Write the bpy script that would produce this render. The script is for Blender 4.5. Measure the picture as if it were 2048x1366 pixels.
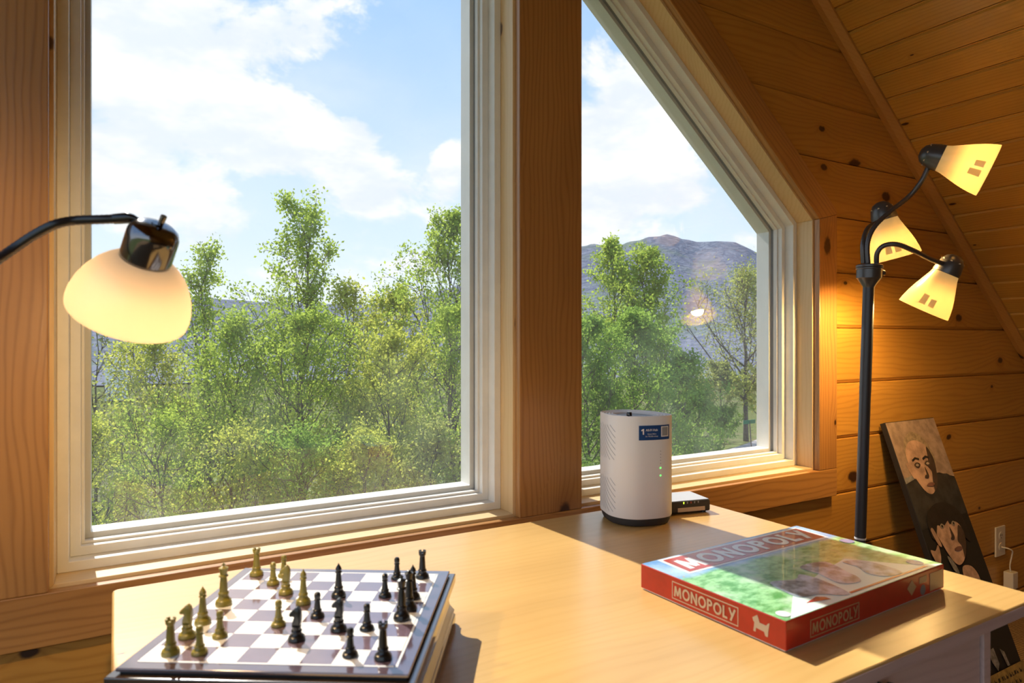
import bpy, math, random
import numpy as np
from mathutils import Vector, Matrix

for o in list(bpy.data.objects):
    bpy.data.objects.remove(o, do_unlink=True)
C = bpy.context.scene.collection
S = bpy.context.scene

# ------------------------------------------------------------------ camera
ZC = 1.15                       # eye height above the loft floor
FPX = 1350.0; CX = 1024.0; CY = 676.0
YAW = math.atan2(794, 1350)
Fv = np.array([math.sin(YAW), math.cos(YAW), 0.0]); Rv = np.array([math.cos(YAW), -math.sin(YAW), 0.0])
cam_d = bpy.data.cameras.new('camera'); cam = bpy.data.objects.new('camera', cam_d); C.objects.link(cam)
cam.location = (0, 0, ZC); cam.rotation_euler = (math.pi / 2, 0, -YAW)
cam_d.sensor_width = 36.0; cam_d.lens = FPX / 2048 * 36; cam_d.shift_y = -7 / 2048
cam_d.clip_start = 0.05; cam_d.clip_end = 9000
cam_d.dof.use_dof = True; cam_d.dof.focus_distance = 2.6; cam_d.dof.aperture_fstop = 8.0
S.camera = cam

def at(x, y, d):
    """world point for a photo pixel at forward distance d"""
    v = Fv * d + Rv * d * (x - CX) / FPX
    return Vector((v[0], v[1], ZC - d * (y - CY) / FPX))
def azel(x, y):
    v = Fv + Rv * (x - CX) / FPX; z = -(y - CY) / FPX
    return math.atan2(v[0], v[1]), math.atan2(z, math.hypot(v[0], v[1]))

# ------------------------------------------------------------------ view, sun
S.view_settings.view_transform = 'Standard'; S.view_settings.look = 'None'
S.view_settings.gamma = 1; S.view_settings.use_curve_mapping = False
S.view_settings.exposure = 0.28
S.cycles.max_bounces = 5; S.cycles.diffuse_bounces = 3; S.cycles.glossy_bounces = 3; S.cycles.transmission_bounces = 3
S.cycles.caustics_reflective = False; S.cycles.caustics_refractive = False
S.cycles.use_adaptive_sampling = True; S.cycles.adaptive_threshold = .10
SUN = 6.2
sd = bpy.data.lights.new('sun', 'SUN'); sd.energy = SUN; sd.angle = math.radians(0.6); sd.color = (1, .95, .86)
sun = bpy.data.objects.new('sun', sd); C.objects.link(sun)
sun.rotation_euler = Vector((0.067, -1, -0.97)).to_track_quat('-Z', 'Y').to_euler()
sun.location = (-.3, 8, 9)

# ------------------------------------------------------------------ node helper
class NT:
    def __init__(s, tree): s.t = tree; s.n = tree.nodes; s.l = tree.links
    def node(s, kind, **kw):
        n = s.n.new(kind)
        for k, v in kw.items(): setattr(n, k, v)
        return n
    def put(s, sock, v):
        if isinstance(v, bpy.types.NodeSocket): s.l.new(v, sock)
        elif v is not None:
            if hasattr(sock.default_value, '__len__') and not hasattr(v, '__len__'): v = (v,) * len(sock.default_value)
            if hasattr(v, '__len__') and len(v) == 3 and len(sock.default_value) == 4: v = (*v, 1)
            sock.default_value = v
    def m(s, op, a, b=None, c=None, clamp=False):
        n = s.node('ShaderNodeMath', operation=op); n.use_clamp = clamp
        s.put(n.inputs[0], a)
        if b is not None: s.put(n.inputs[1], b)
        if c is not None: s.put(n.inputs[2], c)
        return n.outputs[0]
    def sm(s, v, lo, hi):
        n = s.node('ShaderNodeMapRange', interpolation_type='SMOOTHSTEP')
        s.put(n.inputs[0], v); n.inputs[1].default_value = lo; n.inputs[2].default_value = hi
        n.inputs[3].default_value = 0; n.inputs[4].default_value = 1
        return n.outputs[0]
    def mix(s, f, a, b, mode='MIX'):
        n = s.node('ShaderNodeMix', data_type='RGBA', blend_type=mode)
        s.put(n.inputs[0], f); s.put(n.inputs[6], a); s.put(n.inputs[7], b)
        return n.outputs[2]
    def xyz(s, a, b, c):
        n = s.node('ShaderNodeCombineXYZ'); s.put(n.inputs[0], a); s.put(n.inputs[1], b); s.put(n.inputs[2], c)
        return n.outputs[0]
    def sep(s, v):
        n = s.node('ShaderNodeSeparateXYZ'); s.put(n.inputs[0], v); return n.outputs
    def noise(s, v, scale, detail=3, rough=.5, dist=0):
        n = s.node('ShaderNodeTexNoise'); s.put(n.inputs['Vector'], v); n.inputs['Scale'].default_value = scale
        n.inputs['Detail'].default_value = detail; n.inputs['Roughness'].default_value = rough
        n.inputs['Distortion'].default_value = dist
        return n.outputs[0]

# ------------------------------------------------------------------ world: spring sky with cumulus
W = bpy.data.worlds.new('sky'); S.world = W; W.use_nodes = True
nt = NT(W.node_tree); W.node_tree.nodes.clear()
tc = nt.node('ShaderNodeTexCoord'); D = tc.outputs['Generated']
dx, dy, dz = nt.sep(D)
az = nt.m('ARCTAN2', dx, dy); el = nt.m('ARCSINE', dz)
h = nt.m('MAXIMUM', dz, 0.0)
grad = nt.mix(nt.sm(h, 0.0, .62), (.74, .88, 1.0), (.30, .54, .94))
dens = None
ae = nt.xyz(az, el, 0)
for (px, py, rx, ry, amp) in [(300, 90, 260, 150, .62), (420, 150, 110, 90, .25), (620, 280, 190, 80, .55), (300, 330, 230, 110, .40), (730, 365, 90, 55, .50),
                              (450, 430, 330, 60, .34), (905, 330, 45, 70, .6), (760, 545, 190, 60, .42), (1290, 235, 140, 110, .75), (1250, 360, 200, 110, .40),
                              (1230, 440, 160, 60, .35), (1500, 470, 60, 40, .5), (640, 10, 260, 40, .22),
                              (700, 170, 140, 60, -.3)]:
    a, e = azel(px, py); ra = rx / FPX * .85; re = ry / FPX * .9
    vm = nt.node('ShaderNodeVectorMath', operation='MULTIPLY_ADD'); nt.put(vm.inputs[0], ae); vm.inputs[1].default_value = (1 / ra, 1 / re, 0); vm.inputs[2].default_value = (-a / ra, -e / re, 0)
    ln_ = nt.node('ShaderNodeVectorMath', operation='LENGTH'); nt.l.new(vm.outputs[0], ln_.inputs[0])
    mr = nt.node('ShaderNodeMapRange', interpolation_type='SMOOTHSTEP'); nt.l.new(ln_.outputs['Value'], mr.inputs[0])
    mr.inputs[1].default_value = 0; mr.inputs[2].default_value = 1.75; mr.inputs[3].default_value = amp; mr.inputs[4].default_value = 0
    g = mr.outputs[0]
    dens = g if dens is None else nt.m('ADD', dens, g)
cv = nt.xyz(az, nt.m('MULTIPLY', el, 1.5), 0)
fb = nt.noise(cv, 5.5, 6, .60, .25)
fb2 = nt.noise(cv, 2.2, 3, .6, 0)
fbm = nt.m('MULTIPLY', nt.m('SUBTRACT', fb, .5), 2.1)
cd = nt.m('ADD', nt.m('ADD', dens, fbm), .03)
cl = nt.sm(cd, .16, .44)
wisp = nt.m('MULTIPLY', nt.sm(fb2, .42, .75), .55)
shade = nt.sm(nt.noise(nt.xyz(az, nt.m('MULTIPLY', nt.m('ADD', el, .03), 2.2), 3.0), 7.0, 4, .6, 0), .36, .64)
ccol = nt.mix(nt.m('MULTIPLY', shade, .6), (.97, .97, .97), (.64, .75, .90))
skyc = nt.mix(nt.m('MAXIMUM', cl, wisp), grad, ccol)
hz = nt.sm(h, .0, .17)
skyc = nt.mix(nt.m('SUBTRACT', 1, hz), skyc, nt.mix(.55, skyc, (.93, .97, 1.0)))
W.cycles.sampling_method = 'MANUAL'; W.cycles.sample_map_resolution = 512
bgn = nt.node('ShaderNodeBackground'); nt.put(bgn.inputs[0], skyc); bgn.inputs[1].default_value = 1.0
out = nt.node('ShaderNodeOutputWorld'); nt.l.new(bgn.outputs[0], out.inputs[0])

# ------------------------------------------------------------------ materials
def mat(name):
    m = bpy.data.materials.new(name); m.use_nodes = True
    t = NT(m.node_tree); b = t.n['Principled BSDF']
    return m, t, b
def plain(name, col, rough=.5, metal=0, spec=.5, coat=0, var=0.0, vscale=20, bump=0.0, bscale=200):
    m, t, b = mat(name)
    c = col
    if var:
        tcn = t.node('ShaderNodeTexCoord')
        f = t.noise(tcn.outputs['Object'], vscale, 4, .6)
        c = t.mix(t.sm(f, .3, .7), tuple(x * (1 - var) for x in col), tuple(min(1, x * (1 + var)) for x in col))
    t.put(b.inputs['Base Color'], c); b.inputs['Roughness'].default_value = rough; b.inputs['Metallic'].default_value = metal
    b.inputs['Specular IOR Level'].default_value = spec; b.inputs['Coat Weight'].default_value = coat
    if coat >= 1: b.inputs['Coat IOR'].default_value = 2.0; b.inputs['Coat Roughness'].default_value = .08
    if bump:
        tcn = t.node('ShaderNodeTexCoord'); f = t.noise(tcn.outputs['Object'], bscale, 2)
        bn = t.node('ShaderNodeBump'); bn.inputs['Strength'].default_value = bump; bn.inputs['Distance'].default_value = .002
        t.put(bn.inputs['Height'], f); t.l.new(bn.outputs[0], b.inputs['Normal'])
    return m
def emit(name, col, strength):
    m, t, b = mat(name); b.inputs['Base Color'].default_value = (*col, 1)
    b.inputs['Emission Color'].default_value = (*col, 1); b.inputs['Emission Strength'].default_value = strength
    return m
def wood(name, light, dark, along=0, knot=(.05, .018, .006), kscale=1.0, kamount=.5, ring=.42, ringf=430, rough=.38, coat=.25, fine=.35, per_obj=True, bigvar=.3):
    """pine-like board: growth rings bent round knots, fine fibre, random shift for each board"""
    m, t, b = mat(name)
    tcn = t.node('ShaderNodeTexCoord'); oi = t.node('ShaderNodeObjectInfo')
    x = list(t.sep(tcn.outputs['Object']))
    u = x[along]; others = [x[i] for i in range(3) if i != along]
    off = t.m('MULTIPLY', oi.outputs['Random'], 37.0) if per_obj else 0.0
    u = t.m('ADD', u, off); v = t.m('ADD', others[0], off); w = t.m('ADD', others[1], t.m('MULTIPLY', off, 1.7) if per_obj else 0.0)
    low = t.noise(t.xyz(t.m('MULTIPLY', u, .5), t.m('MULTIPLY', v, 2.2), t.m('MULTIPLY', w, 2.2)), 3.0, 3, .5)
    vo = t.node('ShaderNodeTexVoronoi'); vo.feature = 'F1'; vo.inputs['Scale'].default_value = 1.0
    vo.voronoi_dimensions = '2D'
    cross = t.m('SUBTRACT', v, t.m('MULTIPLY', w, .9))
    t.put(vo.inputs['Vector'], t.xyz(t.m('MULTIPLY', u, 3.1 * kscale), t.m('MULTIPLY', cross, 5.6 * kscale), 0))
    d = vo.outputs['Distance']; vcs = t.sep(vo.outputs['Color']); rnd = vcs[0]
    d = t.m('DIVIDE', d, t.m('ADD', t.m('MULTIPLY', t.m('POWER', vcs[1], 1.6), .95), .28))
    on = t.sm(rnd, 1 - kamount, 1 - kamount + .02)
    near = t.m('MULTIPLY', t.m('EXPONENT', t.m('MULTIPLY', d, -7)), on)
    ph = t.m('ADD', t.m('MULTIPLY', cross, ringf), t.m('ADD', t.m('MULTIPLY', low, 46), t.m('MULTIPLY', near, 20)))
    r = t.m('POWER', t.m('ADD', t.m('MULTIPLY', t.m('SINE', ph), .5), .5), 3.0)
    fib = t.noise(t.xyz(t.m('MULTIPLY', u, 5), t.m('MULTIPLY', v, 150), t.m('MULTIPLY', w, 150)), 1.0, 4, .6)
    f = t.m('ADD', t.m('MULTIPLY', r, ring), t.m('MULTIPLY', t.m('SUBTRACT', fib, .35), fine), clamp=True)
    col = t.mix(f, light, dark)
    big = t.noise(t.xyz(t.m('MULTIPLY', u, 1.5), t.m('MULTIPLY', v, 5), t.m('MULTIPLY', w, 5)), 1.0, 2)
    col = t.mix(t.m('MULTIPLY', t.sm(big, .35, .75), bigvar), col, tuple(c * .62 for c in dark))
    if per_obj:
        col = t.mix(t.m('MULTIPLY', oi.outputs['Random'], .22), col, dark)
    kd = t.m('ADD', d, t.m('MULTIPLY', t.m('SUBTRACT', t.noise(tcn.outputs['Object'], 60, 3), .5), .06))
    halo = t.m('MULTIPLY', t.m('SUBTRACT', 1, t.sm(kd, .06, .26)), t.m('MULTIPLY', on, .5))
    col = t.mix(halo, col, dark)
    km = t.m('MULTIPLY', t.m('SUBTRACT', 1, t.sm(kd, .055, .105)), on)
    col = t.mix(km, col, knot)
    t.put(b.inputs['Base Color'], col); b.inputs['Roughness'].default_value = rough; b.inputs['Coat Weight'].default_value = coat
    b.inputs['Coat Roughness'].default_value = .25
    bn = t.node('ShaderNodeBump'); bn.inputs['Strength'].default_value = .12; bn.inputs['Distance'].default_value = .002
    t.put(bn.inputs['Height'], f); t.l.new(bn.outputs[0], b.inputs['Normal'])
    return m

M = {}
AMB_L, AMB_D = (.60, .30, .055), (.38, .155, .022)
M['wall'] = wood('amber_pine_boards', AMB_L, AMB_D, 0, kamount=.60)
M['ceil'] = wood('amber_pine_ceiling', (.64, .335, .06), (.42, .185, .026), 1, kscale=1.2, kamount=.38, ring=.35, rough=.32)
M['casv'] = wood('amber_pine_casing_upright', (.50, .24, .068), (.25, .095, .024), 2, kamount=.55, ringf=480)
M['cash'] = wood('amber_pine_casing_level', (.50, .24, .066), (.25, .095, .024), 0, kamount=.5, ringf=480)
M['jamv'] = wood('pale_pine_jamb_upright', (.74, .52, .26), (.62, .38, .15), 2, kamount=.30, kscale=.9, ring=.25, fine=.3, knot=(.16, .10, .07), rough=.45)
M['jamh'] = wood('pale_pine_jamb_level', (.76, .56, .30), (.66, .44, .20), 0, kamount=.18, ring=.22, fine=.3, knot=(.2, .12, .07), rough=.45)
M['top'] = wood('honey_maple_tabletop', (.72, .445, .155), (.56, .30, .085), 0, kamount=.06, kscale=1.6, ring=.20, ringf=300, rough=.30, coat=.35, fine=.5, per_obj=False, bigvar=.42)
M['desk'] = wood('mauve_lit_desk_wood', (.60, .44, .40), (.44, .30, .27), 0, kamount=.0, ring=.3, ringf=300, rough=.45, fine=.5, per_obj=False)  # cool light on the desk front mixed into the wood as mauve
M['vinyl'] = plain('white_vinyl_frame', (.80, .78, .72), .42, var=.03)
M['seal'] = plain('grey_window_gasket', (.30, .31, .32), .6)
M['black'] = plain('glossy_black_plastic', (.012, .012, .013), .18, coat=.3)
M['blackm'] = plain('satin_black_metal', (.018, .018, .02), .32, metal=.0, spec=.7)
M['chrome'] = plain('dark_chrome', (.20, .20, .215), .14, metal=1)
M['pole'] = plain('pewter_grey_metal', (.060, .058, .062), .38, metal=.35)
M['socket'] = plain('pewter_socket', (.10, .095, .095), .32, metal=.5)
M['rib'] = plain('gooseneck_metal', (.11, .10, .10), .35, metal=.6)
M['white'] = plain('white_shell_plastic', (.83, .83, .83), .42)
M['ivory'] = plain('ivory_plastic', (.70, .62, .48), .45)
M['dark'] = plain('near_black_plastic', (.03, .03, .032), .55)  # near-black plastic for modem, hub base and recessed parts
M['grill'] = plain('grey_grille', (.30, .32, .35), .5)
M['gold'] = plain('gold_painted_plastic', (.235, .19, .028), .30, spec=.6, var=.15, vscale=60)
M['pblack'] = plain('black_chess_plastic', (.010, .011, .011), .28, spec=.6)
M['lacq'] = plain('dark_maroon_lacquer', (.10, .065, .08), .12, spec=.9, coat=1.0, var=.15, vscale=30)
M['sqd'] = plain('maroon_square', (.17, .115, .145), .14, spec=.9, coat=1.0, var=.1, vscale=40)
M['sqw'] = plain('white_square', (.80, .80, .78), .22, coat=.3)
M['casew'] = plain('near_black_walnut_case', (.055, .032, .018), .2, coat=1.0, var=.3, vscale=25)
M['red'] = plain('box_red_print', (.46, .022, .012), .33, var=.12, vscale=25, coat=.25)
M['redd'] = plain('banner_red_print', (.50, .045, .03), .28, coat=.25, var=.18, vscale=9)
M['pwhite'] = plain('white_print', (.86, .85, .84), .3, coat=.2)
M['pcream'] = plain('cream_print', (.62, .50, .36), .4)
M['ptan'] = plain('tan_print', (.46, .30, .15), .4)
M['mint'] = plain('mint_print', (.78, .93, .84), .34, coat=.15)
M['silver'] = plain('silver_token_print', (.36, .42, .48), .34, var=.75, vscale=45, coat=.15)
M['pgrey'] = plain('grey_print', (.16, .17, .18), .35)
M['pblue'] = plain('badge_blue_print', (.16, .28, .55), .25, coat=.4, var=.3, vscale=120)
M['navy'] = plain('sticker_blue', (.010, .062, .22), .3)
M['led'] = emit('green_led', (.10, .95, .12), 2.2)
M['ledy'] = emit('yellow_green_led', (.55, .85, .05), 1.6)
M['ledr'] = plain('unlit_red_led', (.35, .06, .05), .4)
M['carpet'] = None

def box_print():                 # blue sky along the back of the lid, mottled green meadow and town below it
    m, t, b = mat('box_lid_print')
    tcn = t.node('ShaderNodeTexCoord'); x, y, z = t.sep(tcn.outputs['Object'])
    n1 = t.noise(t.xyz(t.m('MULTIPLY', x, .6), y, 0), 60, 6, .62); n2 = t.noise(t.xyz(x, y, 4), 16, 4, .6); n3 = t.noise(t.xyz(x, y, 9), 110, 3)
    green = t.mix(t.sm(n1, .36, .62), (.08, .34, .06), (.36, .72, .32))
    green = t.mix(t.sm(n2, .48, .68), green, (.55, .78, .52))
    blue = t.mix(t.sm(n2, .35, .7), (.14, .36, .72), (.50, .70, .88))
    blue = t.mix(t.m('MULTIPLY', t.sm(n3, .62, .70), .7), blue, (.60, .46, .12))
    edge = t.sm(t.m('ADD', y, t.m('MULTIPLY', t.m('SUBTRACT', n2, .5), .03)), .168, .186)
    t.put(b.inputs['Base Color'], t.mix(edge, green, blue)); b.inputs['Roughness'].default_value = .3; b.inputs['Coat Weight'].default_value = .2
    return m
M['lid'] = box_print()

def carpet_mat():
    m, t, b = mat('ribbed_tan_carpet')
    tcn = t.node('ShaderNodeTexCoord'); x, y, z = t.sep(tcn.outputs['Object'])
    r = t.m('SINE', t.m('ADD', t.m('MULTIPLY', x, 380), t.m('MULTIPLY', t.noise(tcn.outputs['Object'], 30, 3), 6)))
    f = t.m('ADD', t.m('MULTIPLY', r, .35), t.noise(tcn.outputs['Object'], 160, 3))
    t.put(b.inputs['Base Color'], t.mix(t.sm(f, .2, .9), (.13, .075, .03), (.34, .22, .10))); b.inputs['Roughness'].default_value = .95
    bn = t.node('ShaderNodeBump'); bn.inputs['Strength'].default_value = .5; bn.inputs['Distance'].default_value = .004
    t.put(bn.inputs['Height'], f); t.l.new(bn.outputs[0], b.inputs['Normal'])
    return m
M['carpet'] = carpet_mat()

def glass_mat():
    m, t, b = mat('window_glass'); t.n.remove(b)
    lw = t.node('ShaderNodeLayerWeight'); lw.inputs[0].default_value = .5
    fac = t.m('ADD', t.m('MULTIPLY', t.m('POWER', lw.outputs['Facing'], 4.0), .9), .045)
    tr = t.node('ShaderNodeBsdfTransparent'); tr.inputs[0].default_value = (.985, .99, .985, 1)
    gl = t.node('ShaderNodeBsdfGlossy'); gl.inputs['Roughness'].default_value = .0
    mx = t.node('ShaderNodeMixShader'); t.put(mx.inputs[0], fac); t.l.new(tr.outputs[0], mx.inputs[1]); t.l.new(gl.outputs[0], mx.inputs[2])
    tcn = t.node('ShaderNodeTexCoord'); dn = t.noise(tcn.outputs['Object'], 2.2, 5, .65)
    dust = t.node('ShaderNodeBsdfTranslucent'); dust.inputs[0].default_value = (.9, .93, .95, 1)
    m2 = t.node('ShaderNodeMixShader'); t.put(m2.inputs[0], t.m('ADD', t.m('MULTIPLY', t.sm(dn, .4, .75), .022), .008)); t.l.new(mx.outputs[0], m2.inputs[1]); t.l.new(dust.outputs[0], m2.inputs[2])
    t.l.new(m2.outputs[0], t.n['Material Output'].inputs[0])
    return m
M['glass'] = glass_mat()

def shade_mat(name, col, glow, estr):
    m, t, b = mat(name); t.n.remove(b)
    df = t.node('ShaderNodeBsdfDiffuse'); df.inputs[0].default_value = (*col, 1)
    tl = t.node('ShaderNodeBsdfTranslucent'); tl.inputs[0].default_value = (*col, 1)
    gl = t.node('ShaderNodeBsdfGlossy'); gl.inputs['Roughness'].default_value = .25
    em = t.node('ShaderNodeEmission'); em.inputs[0].default_value = (*glow, 1); em.inputs[1].default_value = estr
    a = t.node('ShaderNodeMixShader'); a.inputs[0].default_value = .5; t.l.new(df.outputs[0], a.inputs[1]); t.l.new(tl.outputs[0], a.inputs[2])
    g = t.node('ShaderNodeMixShader'); g.inputs[0].default_value = .04; t.l.new(a.outputs[0], g.inputs[1]); t.l.new(gl.outputs[0], g.inputs[2])
    e = t.node('ShaderNodeAddShader'); t.l.new(g.outputs[0], e.inputs[0]); t.l.new(em.outputs[0], e.inputs[1])
    t.l.new(e.outputs[0], t.n['Material Output'].inputs[0])
    return m
M['shade_a'] = shade_mat('frosted_cream_shade', (.40, .35, .29), (1, .72, .42), .22)
M['shade_b'] = shade_mat('frosted_amber_shade', (.36, .30, .195), (1, .62, .22), .22)
M['shade_l'] = shade_mat('printed_shade_label', (.30, .245, .15), (1, .59, .19), .185)
M['bulb'] = emit('lit_bulb', (1, .80, .48), 5)

def leaf_mat(name, c1, c2, trans=.55):
    m, t, b = mat(name); t.n.remove(b)
    at_ = t.node('ShaderNodeAttribute'); at_.attribute_name = 'tint'
    c = t.mix(at_.outputs['Fac'], c1, c2)
    df = t.node('ShaderNodeBsdfDiffuse'); t.put(df.inputs[0], c)
    tl = t.node('ShaderNodeBsdfTranslucent'); t.put(tl.inputs[0], t.mix(.35, c, (c2[0] * 1.25, c2[1] * 1.15, c2[2] * .8)))
    a = t.node('ShaderNodeMixShader'); a.inputs[0].default_value = trans; t.l.new(df.outputs[0], a.inputs[1]); t.l.new(tl.outputs[0], a.inputs[2])
    t.l.new(a.outputs[0], t.n['Material Output'].inputs[0])
    return m
M['leaf'] = leaf_mat('spring_leaves', (.15, .25, .045), (.48, .60, .11))
M['leaf2'] = leaf_mat('deep_green_leaves', (.11, .22, .045), (.36, .52, .11))
M['leaf3'] = leaf_mat('olive_budding_leaves', (.18, .22, .07), (.44, .48, .15))
M['leaf4'] = leaf_mat('yellow_green_leaves', (.26, .31, .06), (.60, .64, .13))
M['bark'] = plain('grey_brown_bark', (.115, .095, .082), .9, var=.35, vscale=9)

# ------------------------------------------------------------------ mesh helpers
class MB:
    def __init__(s): s.v = []; s.f = []; s.mi = []
    def add(s, vs, fs, T=None, mi=0):
        k = len(s.v)
        s.v += [tuple(T @ Vector(p)) for p in vs] if T is not None else [tuple(p) for p in vs]
        s.f += [tuple(i + k for i in f) for f in fs]; s.mi += [mi] * len(fs)
        return s
    def box(s, x0, x1, y0, y1, z0, z1, T=None, mi=0):
        v = [(x, y, z) for z in (z0, z1) for y in (y0, y1) for x in (x0, x1)]
        return s.add(v, [(0, 2, 3, 1), (4, 5, 7, 6), (0, 1, 5, 4), (2, 6, 7, 3), (0, 4, 6, 2), (1, 3, 7, 5)], T, mi)
    def loft(s, loops, cap=True, closed=True, T=None, mi=0):
        n = len(loops[0]); vs = [p for l in loops for p in l]; fs = []
        for a in range(len(loops) - 1):
            for i in range(n if closed else n - 1):
                j = (i + 1) % n
                fs.append((a * n + i, a * n + j, (a + 1) * n + j, (a + 1) * n + i))
        if cap: fs += [tuple(range(n))[::-1], tuple((len(loops) - 1) * n + i for i in range(n))]
        return s.add(vs, fs, T, mi)
    def prism_xz(s, poly, y0, y1, T=None, mi=0):
        return s.loft([[(x, y0, z) for x, z in poly], [(x, y1, z) for x, z in poly]], T=T, mi=mi)
    def prism_xy(s, poly, z0, z1, T=None, mi=0):
        return s.loft([[(x, y, z0) for x, y in poly], [(x, y, z1) for x, y in poly]], T=T, mi=mi)
    def lathe(s, prof, seg=24, T=None, mi=0, cap=True):
        L = [[(r * math.cos(2 * math.pi * i / seg), r * math.sin(2 * math.pi * i / seg), z) for i in range(seg)] for r, z in prof]
        return s.loft(L, cap=cap, T=T, mi=mi)
    def tube(s, pts, rad, seg=10, T=None, mi=0):
        pts = [Vector(p) for p in pts]; n = len(pts)
        if not hasattr(rad, '__len__'): rad = [rad] * n
        L = []; up = Vector((0, 0, 1)); prev = None
        for i, p in enumerate(pts):
            t = (pts[min(i + 1, n - 1)] - pts[max(i - 1, 0)]).normalized()
            if prev is None:
                a = t.cross(up if abs(t.z) < .95 else Vector((1, 0, 0))).normalized()
            else:
                a = (prev - t * prev.dot(t)).normalized()
            prev = a; b = t.cross(a)
            L.append([tuple(p + (a * math.cos(2 * math.pi * k / seg) + b * math.sin(2 * math.pi * k / seg)) * rad[i]) for k in range(seg)])
        return s.loft(L, T=T, mi=mi)
    def build(s, name, mats, parent=None, smooth=False, bevel=0, seg=2, angle=40):
        me = bpy.data.meshes.new(name); me.from_pydata(s.v, [], s.f); me.update()
        if not isinstance(mats, (list, tuple)): mats = [mats]
        for m in mats: me.materials.append(m)
        if len(mats) > 1: me.polygons.foreach_set('material_index', s.mi)
        o = bpy.data.objects.new(name, me); C.objects.link(o)
        fixn(me)
        if smooth:
            me.polygons.foreach_set('use_smooth', [True] * len(me.polygons))
            try: me.set_sharp_from_angle(angle=math.radians(angle))
            except Exception: pass
        if parent is not None: o.parent = parent
        if bevel:
            b = o.modifiers.new('bevel', 'BEVEL'); b.width = bevel; b.segments = seg; b.limit_method = 'ANGLE'; b.angle_limit = math.radians(35)
        return o
import bmesh
def fixn(me):
    b = bmesh.new(); b.from_mesh(me); bmesh.ops.recalc_face_normals(b, faces=b.faces); b.to_mesh(me); b.free()
def thing(name, label, cat, loc=(0, 0, 0), rotz=0, group=None):
    o = bpy.data.objects.new(name, None); C.objects.link(o); o.empty_display_size = .05
    o.location = loc; o.rotation_euler = (0, 0, rotz); o['label'] = label; o['category'] = cat
    if group: o['group'] = group
    return o
def tag(o, label, cat, group=None):
    o['label'] = label; o['category'] = cat
    if group: o['group'] = group
    return o
def struct(o): o['kind'] = 'structure'; return o
def spline(P, n=8, closed=False):
    P = [np.array(p, float) for p in P]; out = []; m = len(P)
    rng = range(m) if closed else range(m - 1)
    for i in rng:
        if closed: a, b, c, d = P[i - 1], P[i], P[(i + 1) % m], P[(i + 2) % m]
        else: a, b, c, d = P[max(i - 1, 0)], P[i], P[i + 1], P[min(i + 2, m - 1)]
        for k in range(n):
            t = k / n
            out.append(.5 * ((2 * b) + (-a + c) * t + (2 * a - 5 * b + 4 * c - d) * t * t + (-a + 3 * b - 3 * c + d) * t ** 3))
    if not closed: out.append(P[-1])
    return out
def clip(poly, a, b, c):
    """keep a*x + b*z <= c"""
    out = []
    for i in range(len(poly)):
        p, q = poly[i], poly[(i + 1) % len(poly)]
        dp, dq = a * p[0] + b * p[1] - c, a * q[0] + b * q[1] - c
        if dp <= 0: out.append(p)
        if dp * dq < 0:
            t = dp / (dp - dq); out.append((p[0] + (q[0] - p[0]) * t, p[1] + (q[1] - p[1]) * t))
    return out
def inset(poly, d):
    """inset of a convex counter-clockwise polygon"""
    n = len(poly); L = []
    for i in range(n):
        p, q = poly[i], poly[(i + 1) % n]; ex, ez = q[0] - p[0], q[1] - p[1]; l = math.hypot(ex, ez)
        nx, nz = -ez / l, ex / l; L.append((nx, nz, nx * p[0] + nz * p[1] + d))
    out = []
    for i in range(n):
        a, b = L[i - 1], L[i]; det = a[0] * b[1] - b[0] * a[1]
        out.append(((a[2] * b[1] - b[2] * a[1]) / det, (a[0] * b[2] - b[0] * a[2]) / det))
    return out
def text_mesh(body, size, align='CENTER', extrude=0.0, offset=0.0, space=1.0, xs=1.0):
    cu = bpy.data.curves.new('lettering', 'FONT'); cu.body = body; cu.size = size; cu.align_x = align; cu.align_y = 'CENTER'
    cu.extrude = extrude; cu.offset = offset; cu.space_character = space; cu.resolution_u = 3
    o = bpy.data.objects.new('lettering', cu); C.objects.link(o)
    bpy.context.view_layer.update()
    me = bpy.data.meshes.new_from_object(o.evaluated_get(bpy.context.evaluated_depsgraph_get()))
    bpy.data.objects.remove(o, do_unlink=True); bpy.data.curves.remove(cu)
    v = [(p.co.x * xs, p.co.y, p.co.z) for p in me.vertices]; f = [tuple(p.vertices) for p in me.polygons]
    bpy.data.meshes.remove(me)
    return v, f
def xf(loc=(0, 0, 0), xaxis=(1, 0, 0), yaxis=(0, 1, 0)):
    x = Vector(xaxis).normalized(); z = x.cross(Vector(yaxis)).normalized(); y = z.cross(x)
    m = Matrix((x, y, z)).transposed().to_4x4(); m.translation = Vector(loc); return m

# ================================================================== THE ROOM
YC, YW = 1.352, 1.373                    # face of the casing, face of the wall boards
SL = .836                                # fall of the roof (rise over run)
X_R = .34                                # ridge
def zr(x): return 1.1084 - SL * (x - 1.914) if x > X_R else 1.1084 - SL * (2 * X_R - x - 1.914)
ZL = -.4219                              # top of the sill lip, below the eye
w1 = [(-.095, ZL), (.816, ZL), (.816, 1.40), (-.095, 1.40)]
w2 = [(.996, ZL), (1.928, ZL), (1.928, .3787), (.996, .3787 + .932 * .831)]
def up(poly): return [(x, z + ZC) for x, z in poly]
def roofclip(p):
    zc = 1.1084 + SL * 1.914
    p = clip(p, SL, 1, zc)
    if p: p = clip(p, -SL, 1, zc - 2 * SL * X_R)
    return p

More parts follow.
